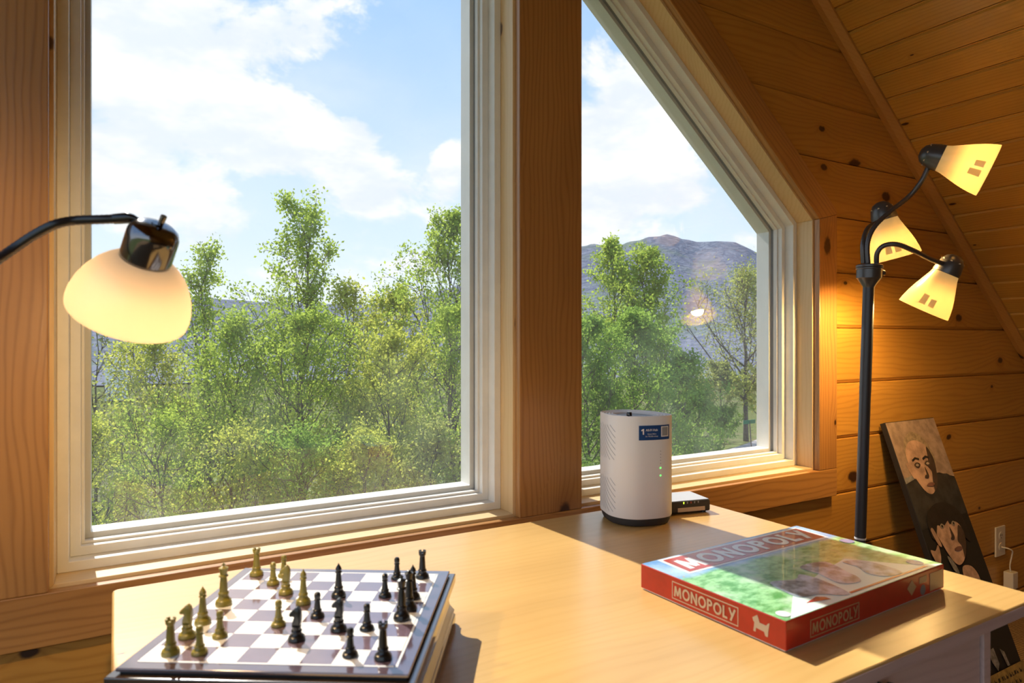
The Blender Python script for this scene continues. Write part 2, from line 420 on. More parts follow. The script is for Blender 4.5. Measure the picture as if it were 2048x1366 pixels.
# wall core with the two openings left free
e = .0065
core = MB()
def corep(poly):
    p = roofclip(poly)
    if len(p) >= 3: core.prism_xz(up(p), 1.389, 1.56)
corep([(-3, -1.15), (4.6, -1.15), (4.6, ZL - .012), (-3, ZL - .012)])
corep([(-3, ZL - .012), (-.107, ZL - .012), (-.107, 4), (-3, 4)])
corep([(-.107, 1.412), (.828, 1.412), (.828, 4), (-.107, 4)])
corep([(.828, ZL - .012), (.984, ZL - .012), (.984, 4), (.828, 4)])
corep([(1.94, ZL - .012), (4.6, ZL - .012), (4.6, .40), (1.94, .40)])
corep([(1.94, .3787 + .004), (4.6, .3787 + .004), (4.6, 4), (.984, 4), (.984, .3787 + .956 * .831 + .004)])
wall = struct(core.build('wall_front', M['wall']))

# shiplap boards
rnd = random.Random(5)
GZ, GP = .0334, .1828
def board_poly(poly, zlo, zhi, mat_):
    """poly in (x,z) with chamfered long edges facing the room"""
    if len(poly) < 3: return
    c = .007
    def sq(k, lo, hi): return [(x, min(max(z, zlo + lo), zhi - hi)) for x, z in poly]
    mb = MB(); y0 = YW + rnd.uniform(-.0006, .0006)
    mb.loft([[(x, y0, z + ZC) for x, z in sq(0, .011, .004)], [(x, y0 + .007, z + ZC) for x, z in sq(0, .0012, .0012)], [(x, 1.389, z + ZC) for x, z in sq(0, .0012, .0012)]])
    o = mb.build('board', mat_, wall)
for k in range(-7, 14):
    z0 = GZ + k * GP; z1 = z0 + GP
    if z0 < -1.15: z0 = -1.15
    if z1 <= -.46:
        board_poly(roofclip([(-2.6, z0), (4.5, z0), (4.5, z1), (-2.6, z1)]), z0, z1, M['wall'])
        continue
    board_poly(roofclip([(-2.6, z0), (-.20, z0), (-.20, z1), (-2.6, z1)]), z0, z1, M['wall'])
    def xl(z):
        if z <= .42: return 1.96
        x = 1.96 - (z - .42) / .831
        return x if z < 1.25 else max(x, -.2)
    if z0 < 1.46:
        pl = [(xl(z0), z0), (4.6, z0), (4.6, z1), (xl(z1), z1)]
        if z0 < .42 < z1: pl.append((1.96, .42))
        board_poly(roofclip(pl), z0, z1, M['wall'])
    else:
        board_poly(roofclip([(-2.6, z0), (4.6, z0), (4.6, z1), (-2.6, z1)]), z0, z1, M['wall'])

# windows
def ring_sides(poly, a, b, y0, y1, name, mats, parent, bevel=0):
    A, B = inset(poly, a), inset(poly, b); n = len(poly)
    for i in range(n):
        j = (i + 1) % n
        q = up([A[i], A[j], B[j], B[i]])
        lev = abs(q[0][1] - q[1][1]) < .01
        MB().prism_xz(q, y0, y1).build(name, mats[0] if lev else mats[1], parent, bevel=bevel)
def ring(poly, a, b, y0, y1, name, m, parent, bevel=0):
    A, B = up(inset(poly, a)), up(inset(poly, b)); n = len(poly)
    v = [(x, y, z) for y in (y0, y1) for P in (A, B) for x, z in P]; f = []
    for i in range(n):
        j = (i + 1) % n
        f += [(i, j, n + j, n + i), (2 * n + i, 3 * n + i, 3 * n + j, 2 * n + j), (n + i, n + j, 3 * n + j, 3 * n + i), (i, 2 * n + i, 2 * n + j, j)]
    return MB().add(v, f).build(name, m, parent, bevel=bevel)
for n, (poly, lab) in enumerate(((w1, 'tall rectangular picture window left of the wide pine post'), (w2, 'picture window with a slanted head right of the wide pine post'))):
    wn = bpy.data.objects.new('window_%d' % (n + 1), None); C.objects.link(wn); struct(wn); wn['label'] = lab
    ring_sides(poly, -.012, .0065, YW, 1.50, 'jamb', (M['jamh'], M['jamv']), wn, bevel=.0012)
    ring(poly, .0065, .0245, 1.430, 1.535, 'frame', M['vinyl'], wn, bevel=.0015)
    ring(poly, .0245, .0415, 1.460, 1.535, 'sash', M['vinyl'], wn, bevel=.0015)
    ring(poly, .0415, .0465, 1.476, 1.4905, 'glazing_bead', M['vinyl'], wn, bevel=.001)
    ring(poly, .0415, .0450, 1.4905, 1.500, 'gasket', M['seal'], wn)
    ring(poly, .0415, .0560, 1.500, 1.550, 'outer_stop', M['vinyl'], wn, bevel=.001)
    MB().prism_xz(up(inset(poly, .0440)), 1.4915, 1.4975).build('pane', M['glass'], wn)

# casings (flat boards around the openings)
def casing(n, poly, m, label):
    o = struct(MB().prism_xz(up(poly), YC, YW - .0003).build('trim_%d' % n, m, bevel=.0022)); o['label'] = label; return o
casing(1, [(.816, ZL), (.996, ZL), (.996, 1.5), (.816, 1.5)], M['casv'], 'wide upright knotty pine post between the two windows')
casing(2, [(-.9, ZL - .089), (2.018, ZL - .089), (2.018, ZL), (-.9, ZL)], M['cash'], 'long level pine board under both windows')
casing(3, [(-.275, ZL), (-.095, ZL), (-.095, 1.5), (-.275, 1.5)], M['casv'], 'upright pine board left of the tall window')
cz = .3787; kx = .088; kk = math.hypot(1, .831)
casing(4, [(1.928, ZL), (2.018, ZL), (2.018, cz + .022), (1.928, cz)], M['casv'], 'upright pine board right of the slanted window')
# the slanted casing is built along its own length so that the grain follows it
th = math.atan(.831); cs, sn = math.cos(th), math.sin(th)
def slant(n):
    P = [(1.928, cz), (2.018, cz + .022), (2.018 - .0, cz + .036), (.996, cz + .036 + 1.022 * .831), (.996, cz + .932 * .831)]
    L = [((x - 1.928) * cs - (z - cz) * sn, (x - 1.928) * sn + (z - cz) * cs) for x, z in P]
    o = struct(MB().prism_xz(L, 0, YW - .0003 - YC).build('trim_%d' % n, M['cash'], bevel=.0022))
    o.location = (1.928, YC, cz + ZC); o.rotation_euler = (0, th, 0)
    o['label'] = 'slanted pine board along the sloping window head'
slant(5)

# sloping ceiling of narrow boards
thr = math.atan(SL); c_, s_ = math.cos(thr), math.sin(thr)
def cp(t, d, y): return (X_R + t * c_ + d * s_, y, ZC + zr(X_R) - t * s_ + d * c_)       # t down the slope, d outwards
ceil = struct(MB().loft([[cp(-.05, .016, y), cp(5.0, .016, y), cp(5.0, .15, y), cp(-.05, .15, y)] for y in (-2.6, 1.56)]).build('ceiling', M['ceil']))
wb = .0928; t0 = (2.125 - X_R) / c_
k0 = -int(t0 / wb)
for k in range(k0, 34):
    ta, tb = t0 + k * wb + .0006, t0 + (k + 1) * wb - .0006
    if tb > 5.0: break
    cc = .005
    prof = [(ta, .006), (ta + .003, .006), (ta + .003 + cc, 0), (tb - cc, 0), (tb, .006), (tb, .0165), (ta, .0165)]
    MB().loft([[cp(t, d, y) for t, d in prof] for y in (-2.6, YW)]).build('board', M['ceil'], ceil)
def cpl(t, d, y): x, yy, z = cp(t, d, y); return (2 * X_R - x, yy, z)
cl_ = struct(MB().loft([[cpl(-.05, 0, y), cpl(1.7, 0, y), cpl(1.7, .15, y), cpl(-.05, .15, y)] for y in (-2.6, 1.56)]).build('ceiling_left', M['ceil']))  # unseen left slope, cut short so sky light fills the room
# cove strip where ceiling meets wall
st = MB()
ts0, ts1 = .2, 4.9
st.loft([[cp(t, 0, YW), cp(t, 0, YW - .038), cp(t, -.010, YW - .038), cp(t, -.024, YW - .018), cp(t, -.024, YW)] for t in (ts0, ts1)])
o = struct(st.build('trim_6', wood('amber_pine_strip', (.55, .26, .06), (.40, .16, .03), 0, kamount=.25, ring=.2), bevel=.0015)); o['label'] = 'slim pine strip where the sloping ceiling meets the wall'
# floor and low knee wall far right
struct(MB().box(-3, 4.2, -2.6, 1.39, -.12, 0).build('floor', M['carpet']))
struct(MB().box(4.0, 4.08, -2.6, 1.39, 0, ZC + zr(4.0) + .1).build('wall_right', M['wall']))

struct(MB().box(-.6, 4.2, -2.72, -2.6, 0, 4.2).build('wall_back', M['wall']))  # unseen wall, added to cut fill and pane reflections; open left lets sky in

# ================================================================== THE DESK
TZ = .75
dk = thing('writing_desk', 'honey-topped wooden desk standing in front of the two windows', 'desk', (.616, .866, 0))
def dl(x, y): return x - .616, y - .866
x0, y0 = dl(-.004, .485); x1, y1 = dl(1.236, 1.247)
def rrect(x0, x1, y0, y1, r, n=5):
    P = []
    for cx_, cy_, a in ((x1 - r, y1 - r, 0), (x0 + r, y1 - r, 90), (x0 + r, y0 + r, 180), (x1 - r, y0 + r, 270)):
        for i in range(n + 1):
            t = math.radians(a + 90 * i / n); P.append((cx_ + r * math.cos(t), cy_ + r * math.sin(t)))
    return P
MB().prism_xy(rrect(x0, x1, y0, y1, .010), TZ - .019, TZ).build('tabletop', M['top'], dk, smooth=True, bevel=.003)
MB().box(x0 + .011, x1 - .011, y0 - .0012, y0 + .001, TZ - .0185, TZ - .0028).build('front_edge', M['desk'], dk)  # thin strip carrying the same mauve light tint onto the top's edge
cx0, cy0 = dl(.09, .503); cx1, cy1 = dl(1.118, 1.20)
fr = MB().box(cx0, cx1, cy1 - .02, cy1, TZ - .15, TZ - .0195)
fr.build('back_rail', M['desk'], dk)
for xa in (cx0, cx1 - .02): MB().box(xa, xa + .02, cy0 + .02, cy1 - .0205, TZ - .15, TZ - .0195).build('side_rail', M['desk'], dk)
MB().box(cx0 + .0205, cx1 - .0205, cy0, cy0 + .02, TZ - .032, TZ - .0195).build('top_rail', M['desk'], dk)
MB().box(cx0 + .0205, cx1 - .0205, cy0, cy0 + .02, TZ - .15, TZ - .14).build('bottom_rail', M['desk'], dk)
for xa in (cx0, cx1 - .02): MB().box(xa, xa + .02, cy0 - .001, cy0 + .0195, TZ - .15, TZ - .0195).build('stile', M['desk'], dk, bevel=.0015)
dr = MB().box(cx0 + .022, cx1 - .022, cy0 + .003, cy0 + .018, TZ - .139, TZ - .033).build('drawer_front', M['desk'], dk, bevel=.002)
for kxx in (.40, .84):
    T = Matrix.Translation((dl(kxx, 0)[0], cy0 + .003, TZ - .043)) @ Matrix.Rotation(math.pi / 2, 4, 'X')
    MB().lathe([(.004, 0), (.004, .008), (.009, .012), (.010, .018), (.006, .023), (.001, .024)], 16, T=T).build('knob', M['blackm'], dr, smooth=True)
for xa in (cx0 + .0, cx1 - .045):
    for ya in (cy0 + .021, cy1 - .066):
        MB().loft([[(xa + i, ya + i, z) , (xa + .045 - i, ya + i, z), (xa + .045 - i, ya + .045 - i, z), (xa + i, ya + .045 - i, z)] for i, z in ((.010, 0), (.0, TZ - .151))]).build('leg', M['desk'], dk, bevel=.002)

# ================================================================== CHESS SET
CB = thing('chess_case', 'dark lacquered chess box with a maroon and white board on top', 'chess board', (.2013, .8128, TZ), math.radians(-33))
def sqloop(hw, z): return [(-hw, -hw, z), (hw, -hw, z), (hw, hw, z), (-hw, hw, z)]
prof = [(.1500, .0005), (.1525, .002), (.1525, .012), (.1505, .015), (.1515, .019), (.1490, .023), (.1455, .029), (.1442, .036), (.1452, .044), (.1485, .052), (.1512, .056), (.1525, .058), (.1525, .0685), (.1518, .0692)]
MB().loft([sqloop(*p) for p in prof]).build('case', M['casew'], CB, bevel=.0006)
MB().loft([sqloop(.1425, .0694), sqloop(.1425, .0712)]).build('plinth', M['dark'], CB)
slab = MB().loft([sqloop(.1455, .0714), sqloop(.1455, .0752)]).build('board_slab', M['lacq'], CB, bevel=.0010)
cell = .0322; HB = .0752
ln = MB()
g = 4 * cell
for a in range(4):
    T = Matrix.Rotation(a * math.pi / 2, 4, 'Z')
    ln.box(-g - .0028, g - .001, -g - .0028, -g - .0004, HB, HB + .0004, T=T)
ln.build('border_line', M['sqw'], slab)
meW = MB().box(-cell / 2 + .0001, cell / 2 - .0001, -cell / 2 + .0001, cell / 2 - .0001, 0, .0004)
sqs = {}
for c in range(8):
    for r in range(8):
        w_ = (c + r) % 2 == 0
        if w_ not in sqs:
            o = meW.build('square', M['sqw'] if w_ else M['sqd'], slab); sqs[w_] = o.data
        else:
            o = bpy.data.objects.new('square', sqs[w_]); C.objects.link(o); o.parent = slab
        o.location = ((c - 3.5) * cell, (r - 3.5) * cell, HB)

ZP = TZ + HB + .0005
def base_prof(r, z): return [(r * .97, 0), (r, .0008 * 1), (r, z * .055), (r * .94, z * .085), (r * .90, z * .12), (r * .72, z * .15), (r * .60, z * .20), (r * .58, z * .24), (r * .64, z * .27), (r * .60, z * .30), (r * .50, z * .32)]
def piece_mesh(kind):
    mb = MB()
    if kind == 'pawn':
        r, z = .0074, .0285
        mb.lathe(base_prof(r, z) + [(r * .42, z * .5), (r * .37, z * .66), (r * .47, z * .69), (r * .47, z * .72), (r * .36, z * .74), (r * .44, z * .80), (r * .46, z * .87), (r * .42, z * .95), (r * .25, z * 1.0), (.0002, z * 1.005)], 20)
    elif kind == 'rook':
        r, z = .0083, .0365
        mb.lathe(base_prof(r, z) + [(r * .43, z * .6), (r * .38, z * .80), (r * .52, z * .85), (r * .55, z * .93), (r * .36, z * .93), (r * .34, z * .905), (.0002, z * .905)], 20)
        for k in range(4):
            a = k * math.pi / 2 + .4; L = []
            for q in (-.42, -.14, .14, .42):
                L.append([(rr * math.cos(a + q), rr * math.sin(a + q), zz) for rr, zz in ((r * .36, z * .93), (r * .56, z * .93), (r * .58, z * 1.0), (r * .38, z * 1.0))])
            mb.loft(L)
    elif kind == 'bishop':
        r, z = .0082, .042
        mb.lathe(base_prof(r, z) + [(r * .42, z * .5), (r * .34, z * .70), (r * .47, z * .725), (r * .45, z * .75), (r * .33, z * .77), (r * .42, z * .81), (r * .40, z * .85), (r * .26, z * .91), (r * .12, z * .955), (.0003, z * 1.0)], 20)
    elif kind == 'queen':
        r, z = .0086, .047
        mb.lathe(base_prof(r, z) + [(r * .45, z * .5), (r * .35, z * .70), (r * .54, z * .72), (r * .52, z * .745), (r * .36, z * .76), (r * .44, z * .85), (r * .56, z * .93), (r * .42, z * .925), (r * .30, z * .95), (r * .16, z * .965), (r * .20, z * .985), (.0003, z * 1.0)], 20)
    elif kind == 'king':
        r, z = .0088, .051
        mb.lathe(base_prof(r, z) + [(r * .46, z * .5), (r * .37, z * .66), (r * .58, z * .68), (r * .56, z * .705), (r * .40, z * .72), (r * .48, z * .82), (r * .58, z * .88), (r * .40, z * .90), (r * .16, z * .915), (.0003, z * .92)], 20)
        mb.box(-.0007, .0007, -.0007, .0007, z * .91, z * 1.0); mb.box(-.0021, .0021, -.00065, .00065, z * .945, z * .968)
    else:
        r, z = .0083, .036
        mb.lathe(base_prof(r, z) + [(r * .52, z * .38), (r * .56, z * .42), (.0003, z * .43)], 20)
        sil = [(.0040, .40), (.0046, .52), (.0050, .66), (.0048, .82), (.0036, .93), (.0012, 1.0), (-.0006, .985), (-.0016, .94), (-.0040, .88), (-.0066, .80), (-.0070, .745), (-.0058, .715), (-.0036, .735), (-.0016, .70), (-.0028, .58), (-.0040, .48), (-.0040, .40)]
        P = [(x, zz * z) for x, zz in sil]
        cxm = sum(p[0] for p in P) / len(P); czm = sum(p[1] for p in P) / len(P)
        L = []
        for y, k in ((-.0036, .72), (-.0026, .95), (0, 1.0), (.0026, .95), (.0036, .72)):
            L.append([(cxm + (x - cxm) * k, y, czm + (zz - czm) * k) for x, zz in P])
        mb.loft(L)
    mb.v = [(x * 1.1, y * 1.1, z_) for x, y, z_ in mb.v]
    return mb
PM = {}
def piece(kind, colour, c, r, label, turn=0.0):
    key = (kind, colour)
    if key not in PM:
        PM[key] = piece_mesh(kind).build('chess_' + kind, M['gold'] if colour == 'gold' else M['pblack'], smooth=True, angle=35); o = PM[key]
    else:
        o = bpy.data.objects.new('chess_' + kind, PM[key].data); C.objects.link(o)
    u, v = (c - 4) * cell, (r - 4) * cell; a = math.radians(-33)
    o.location = (.2013 + u * math.cos(a) - v * math.sin(a), .8128 + u * math.sin(a) + v * math.cos(a), ZP)
    o.rotation_euler = (0, 0, -YAW + turn if kind == 'knight' else turn)
    tag(o, label, 'chess piece', ('gold' if colour == 'gold' else 'black') + ' chess pieces on the board')
g_ = 'gold'; b_ = 'black'
piece('rook', g_, .66, .47, 'gold chess rook on the near left corner square of the board')
piece('knight', g_, .57, 1.65, 'gold chess knight beside the near left gold rook')
piece('bishop', g_, .54, 2.75, 'gold pointed chess bishop just behind the near left gold knight')
piece('pawn', g_, 1.58, .52, 'dark-lit gold pawn nearest the camera, right of the corner gold rook')
piece('pawn', g_, 1.66, 1.72, 'gold pawn standing right of the near left gold knight')
piece('king', g_, .49, 4.42, 'tall gold chess king with a cross on the left edge of the board')
piece('rook', g_, .38, 7.62, 'gold chess rook on the far left corner square of the board')
piece('pawn', g_, 1.51, 6.6, 'gold pawn just right of the far left gold rook')
piece('pawn', g_, 1.60, 7.52, 'sunlit gold pawn at the far edge, partly behind the gold knight')
piece('knight', g_, 2.42, 5.62, 'gold chess knight in the far left part of the board beside gold pawns')
piece('bishop', g_, 3.46, 4.66, 'gold pointed chess bishop near the middle of the board')
piece('pawn', g_, 3.28, 2.70, 'lone gold pawn in mid-board left of the nearest black knight')
piece('bishop', b_, 4.59, 5.40, 'black pointed chess bishop standing alone in the far middle of the board')
piece('pawn', b_, 4.40, 3.48, 'black pawn in the centre of the board between the two black knights')
piece('knight', b_, 4.32, 1.62, 'black chess knight nearest the camera, right of the lone gold pawn')
piece('knight', b_, 5.50, 2.42, 'black chess knight right of the central black pawn')
piece('pawn', b_, 6.39, 5.50, 'black pawn in the far right part, in front of the edge pawn')
piece('pawn', b_, 6.44, 7.45, 'black pawn on the far edge row, left of the far black rook')
piece('rook', b_, 7.48, 7.62, 'black chess rook on the far right corner square of the board')
piece('bishop', b_, 7.52, 5.34, 'black pointed chess bishop behind the black queen on the right edge')
piece('queen', b_, 7.57, 4.30, 'black chess queen between the black king and bishop on the right edge')
piece('king', b_, 7.48, 3.42, 'tall black chess king on the right edge of the board')
piece('pawn', b_, 6.46, 2.52, 'black pawn left of the black king, behind the nearest black pawn')
piece('pawn', b_, 6.43, .58, 'black pawn nearest the camera, left of the near black rook')
piece('rook', b_, 7.51, .46, 'black chess rook on the near right corner square of the board')

# ================================================================== BOARD GAME BOX
BG = thing('board_game_box', 'red and green board game box lying on the right of the desk', 'board game', (.733, .5615, TZ), math.radians(2.3))
BW, BD, BH = .405, .262, .040
MB().box(.0025, BW - .0025, .0025, BD - .0025, .0006, .030).build('tray', M['pwhite'], BG)
lidm = MB(); lidm.box(0, BW, 0, BD, .0025, BH)
lid = lidm.build('lid', M['red'], BG, bevel=.0012)
def flat(name, pts, z, m, th_=.00025): return MB().prism_xy(pts, z, z + th_).build(name, m, lid)
flat('cover_print', rrect(.0012, BW - .0012, .0012, BD - .0012, .001, 1), BH + .0001, M['lid'])
ZB = BH + .00035
flat('board_corner_print', [(.012, .0018), (.403, .0018), (.352, .030), (.296, .100), (.193, .080), (.090, .052)], ZB, M['mint'])
flat('banner_border', [(.030, .188), (.385, .183), (.389, .254), (.034, .259)], ZB, M['pwhite'])
flat('banner', [(.0365, .1935), (.3795, .1885), (.3832, .2485), (.040, .2535)], ZB + .0003, M['redd'])
def letters(name, body, size, T, m, parent, xs=1.0, offset=0.0, space=1.0):
    v, f = text_mesh(body, size, offset=offset, extrude=.0001, space=space, xs=xs)
    return MB().add(v, f, T=T).build(name, m, parent)

def capitals(word, x0, x1, z0, z1, w):
    """geometric sans capitals drawn as strokes: list of polygons filling the box"""
    wd = dict(M=1.12, O=1.10, N=.92, P=.72, L=.62, Y=.92); gap = .13
    tot = sum(wd[c] for c in word) + gap * (len(word) - 1); hgt = z1 - z0; k = (x1 - x0) / tot; out = []; x = x0
    def st(ax, az, bx, bz):
        dx, dz = bx - ax, bz - az; l = math.hypot(dx, dz); nx, nz = -dz / l * w / 2, dx / l * w / 2
        out.append([(ax - nx, az - nz), (bx - nx, bz - nz), (bx + nx, bz + nz), (ax + nx, az + nz)])
    def arc(cx, cz, rx, rz, a0, a1, n):
        for i in range(n):
            p, q = math.radians(a0 + (a1 - a0) * i / n), math.radians(a0 + (a1 - a0) * (i + 1) / n)
            out.append([(cx + (rx - w) * math.cos(p), cz + (rz - w) * math.sin(p)), (cx + rx * math.cos(p), cz + rz * math.sin(p)), (cx + rx * math.cos(q), cz + rz * math.sin(q)), (cx + (rx - w) * math.cos(q), cz + (rz - w) * math.sin(q))])
    for c in word:
        W_ = wd[c] * k; a, b, e_ = x, x + W_, w / 2
        if c == 'M':
            st(a + e_, z0, a + W_ * .2, z1 - e_); st(a + W_ * .2, z1 - e_, a + W_ / 2, z0 + hgt * .12); st(a + W_ / 2, z0 + hgt * .12, b - W_ * .2, z1 - e_); st(b - W_ * .2, z1 - e_, b - e_, z0)
        elif c == 'O': arc((a + b) / 2, (z0 + z1) / 2, W_ / 2, hgt / 2, 0, 360, 28)
        elif c == 'N': st(a + e_, z0, a + e_, z1); st(a + e_, z1 - e_ * .6, b - e_, z0 + e_ * .6); st(b - e_, z0, b - e_, z1)
        elif c == 'P':
            st(a + e_, z0, a + e_, z1); rz = hgt * .29; st(a + e_, z1 - e_, a + W_ * .5, z1 - e_); st(a + e_, z1 - 2 * rz + e_, a + W_ * .5, z1 - 2 * rz + e_); arc(a + W_ * .5, z1 - rz, W_ * .5, rz, -90, 90, 12)
        elif c == 'L': st(a + e_, z0, a + e_, z1); st(a, z0 + e_, b, z0 + e_)
        elif c == 'Y': st(a + e_ * .8, z1, a + W_ * .5, z0 + hgt * .42); st(b - e_ * .8, z1, a + W_ * .3, z0)
        x = b + gap * k
    return out
def word_print(name, x0, x1, z0, z1, w, T, m):
    mb = MB()
    for i, q in enumerate(capitals('MONOPOLY', x0, x1, z0, z1, w)): mb.add([(x, z, i * 3e-6) for x, z in q], [(0, 1, 2, 3)], T=T)
    return mb.build(name, m, lid)
def blob(P, n=5): return [tuple(p) for p in spline(P, n, True)]
word_print('lettering', -.163, .163, -.0225, .0225, .0098, Matrix.Translation((.2098, .2210, ZB + .0007)) @ Matrix.Rotation(math.radians(-.8), 4, 'Z'), M['pwhite'])
flat('silver_token', blob([(.1006, .0973), (.1425, .085), (.1678, .0939), (.1737, .0648), (.1608, .0145), (.1455, .009), (.1195, .03), (.0862, .0385), (.0865, .0623)]), ZB + .0006, M['silver'])
flat('silver_token', blob([(.1979, .1143), (.2529, .107), (.2380, .06), (.2308, .0405), (.2138, .0269), (.1833, .0393), (.1933, .0774)]), ZB + .0006, M['silver'])
flat('silver_token', blob([(.2765, .0918), (.3072, .0807), (.3151, .0527), (.3077, .0142), (.2677, .0193), (.2583, .0408), (.2738, .0655)]), ZB + .0006, M['silver'])
flat('arrow_print', [(.0761, .0219), (.1169, .0120), (.1169, .0208), (.1066, .0280)], ZB + .0004, M['red'])
flat('stripe_print', [(.160, .0085), (.372, .0075), (.366, .0120), (.162, .0130)], ZB + .0004, M['red'])
for cx_, cy_, r_, m_ in ((.0175, .0165, .0095, M['pwhite']), (.3900, .152, .012, M['pblue']), (.372, .028, .0125, M['pblue'])):
    flat('badge_print', [(cx_ + r_ * math.cos(t * math.pi / 9), cy_ + r_ * math.sin(t * math.pi / 9)) for t in range(18)], ZB + .0005, m_)
# short side (faces left): frame, lettering, silver terrier
Ts = xf((-.0002, 0, 0), (0, -1, 0), (0, 0, 1))
def sflat(name, pts, d, m, T): return MB().prism_xy(pts, d, d + .0002, T=T).build(name, m, lid)
def framer(name, x0, x1, z0, z1, w, T, m):
    mb = MB()
    for a in ((x0, x1, z0, z0 + w), (x0, x1, z1 - w, z1), (x0, x0 + w, z0 + w, z1 - w), (x1 - w, x1, z0 + w, z1 - w)):
        mb.box(a[0], a[1], a[2], a[3], 0, .00025, T=T)
    return mb.build(name, m, lid)
framer('side_frame', -.1945, -.0730, .0075, .0335, .0013, Ts, M['pcream'])
word_print('side_lettering', -.1905, -.0770, .0120, .0290, .0031, Ts @ Matrix.Translation((0, 0, .0003)), M['pcream'])
sflat('terrier_print', [(-.0485, .0115), (-.0450, .0115), (-.0445, .0170), (-.0320, .0160), (-.0300, .0110), (-.0262, .0110), (-.0255, .0190), (-.0245, .0250), (-.0235, .0300), (-.0262, .0285), (-.0290, .0250), (-.0390, .0255), (-.0405, .0300), (-.0425, .0345), (-.0445, .0330), (-.0500, .0290), (-.0490, .0255), (-.0470, .0230)], .0002, M['pcream'], Ts)
Tf = xf((0, -.0002, 0), (1, 0, 0), (0, 0, 1))
framer('front_frame', .0513, .1645, .0075, .0310, .0012, Tf, M['ptan'])
word_print('front_lettering', .0550, .1608, .0115, .0270, .0027, Tf @ Matrix.Translation((0, 0, .0003)), M['ptan'])
sflat('diamond_print', [(.3058, .0105), (.319, .0215), (.3058, .0340), (.2928, .0230)], .0001, M['ptan'], Tf)
sflat('barcode_print', [(.3600, .0060), (.4010, .0060), (.4010, .0335), (.3600, .0335)], .0001, M['ptan'], Tf)
sflat('notice_print', [(.3280, .0235), (.3500, .0235), (.3500, .0330), (.3280, .0330)], .0001, M['ptan'], Tf)
sflat('seal_print', [(.3390 + .008 * math.cos(t * .524), .0125 + .008 * math.sin(t * .524)) for t in range(12)], .0001, M['pgrey'], Tf)

# ================================================================== HUB
HX, HY = .985, 1.145
hub = thing('internet_hub', 'white rounded tower internet hub with a blue sticker on the desk', 'internet hub', (HX, HY, TZ))
FP = [(.948, 1.215), (.928, 1.178), (.919, 1.145), (.925, 1.115), (.945, 1.091), (.975, 1.079), (1.008, 1.074), (1.034, 1.080), (1.046, 1.100), (1.050, 1.145), (1.040, 1.190), (1.005, 1.222)]
fp = spline([(x - HX, y - HY) for x, y in FP], 6, True)
def fscale(k, z): return [(p[0] * k, p[1] * k, z) for p in fp]
HT = .2345
MB().loft([fscale(k, z) for k, z in ((.93, .0165), (.985, .0175), (1.0, .021), (1.0, HT - .003), (.992, HT), (.968, HT), (.962, HT - .006))], cap=False).build('shell', M['white'], hub, smooth=True)
MB().loft([fscale(k, z) for k, z in ((.80, .0005), (.90, .002), (.95, .010), (.955, .0168))]).build('base', M['dark'], hub, smooth=True)
MB().loft([fscale(.962, HT - .0075), fscale(.962, HT - .006)]).build('top_plate', M['grill'], hub)
gr = MB()
for k in (.93, .84, .75, .66):
    n = len(fp); A = fscale(k, HT - .006); B = fscale(k - .035, HT - .006); A2 = fscale(k, HT - .002); B2 = fscale(k - .035, HT - .002)
    v = A + B + A2 + B2; f = []
    for i in range(n):
        j = (i + 1) % n
        f += [(i, j, 2 * n + j, 2 * n + i), (2 * n + i, 2 * n + j, 3 * n + j, 3 * n + i), (n + j, n + i, 3 * n + i, 3 * n + j)]
    gr.add(v, f)
gr.build('grille', M['white'], hub)
MB().lathe([(.0055, 0), (.0060, .001), (.0058, .010), (.0045, .0125), (.0003, .013)], 14, T=Matrix.Translation((-.032, -.022, HT - .006))).build('antenna_cap', M['black'], hub, smooth=True)
# arc-length map of the footprint, s = 0 at the back left, growing through the left side to the front
seg_ = np.array(fp + [fp[0]]); ds = np.r_[0, np.cumsum(np.linalg.norm(np.diff(seg_, axis=0), axis=1))]
def onhub(s, z, out=.0004):
    i = min(np.searchsorted(ds, s) - 1, len(seg_) - 2); i = max(i, 0); t = (s - ds[i]) / (ds[i + 1] - ds[i])
    p = seg_[i] * (1 - t) + seg_[i + 1] * t
    q0 = seg_[max(i - 2, 0)]; q1 = seg_[min(i + 3, len(seg_) - 1)]; d = q1 - q0; n = np.array([d[1], -d[0]]); n /= np.linalg.norm(n)
    if np.dot(n, p) < 0: n = -n
    p = p + n * out
    return (p[0], p[1], z)
def s_of(x, y):
    d = np.linalg.norm(seg_ - np.array([x - HX, y - HY]), axis=1); return ds[int(np.argmin(d))]
sa, sb = s_of(.9505, 1.0885), s_of(1.023, 1.0765)
def wrap(name, polys, m, parent, out=.0004, th_=.0003):
    """flat polygons in (s,z) laid on the shell"""
    mb = MB()
    for v, f in polys: mb.add([onhub(x, z, out) for x, z, *_ in v], f)
    return mb.build(name, m, parent)
def grid(s0, s1, z0, z1, n=14): 
    v = [(s0 + (s1 - s0) * i / n, z) for i in range(n + 1) for z in (z0, z1)]
    return v, [(2 * i, 2 * i + 2, 2 * i + 3, 2 * i + 1) for i in range(n)]
stick = wrap('sticker', [grid(sa, sb, .1845, .2155)], M['navy'], hub, .0006)
def wtext(body, size, s, z, m=None, offset=0):
    v, f = text_mesh(body, size, offset=offset); return [( [(s + x, z + y) for x, y, _ in v], f)]
wl = sb - sa
wrap('lettering', [([(sa + wl * .115 + x, .2025 + z) for x, z in ((-.0004, -.0060), (.0024, -.0060), (.0024, .0062), (.0004, .0062), (-.0034, .0038), (-.0034, .0012), (-.0004, .0026))], [tuple(range(7))])] + wtext('All-Fi Hub', .0068, sa + wl * .385, .2055, offset=.0001) + wtext('Setup Here', .0044, sa + wl * .385, .1975) + wtext('for Mobile setup', .0044, sa + wl * .385, .1925), M['pwhite'], stick, .0009)
wrap('code_patch', [grid(sa + wl * .68, sb - wl * .05, .1905, .2125, 6)], M['pwhite'], stick, .0009)
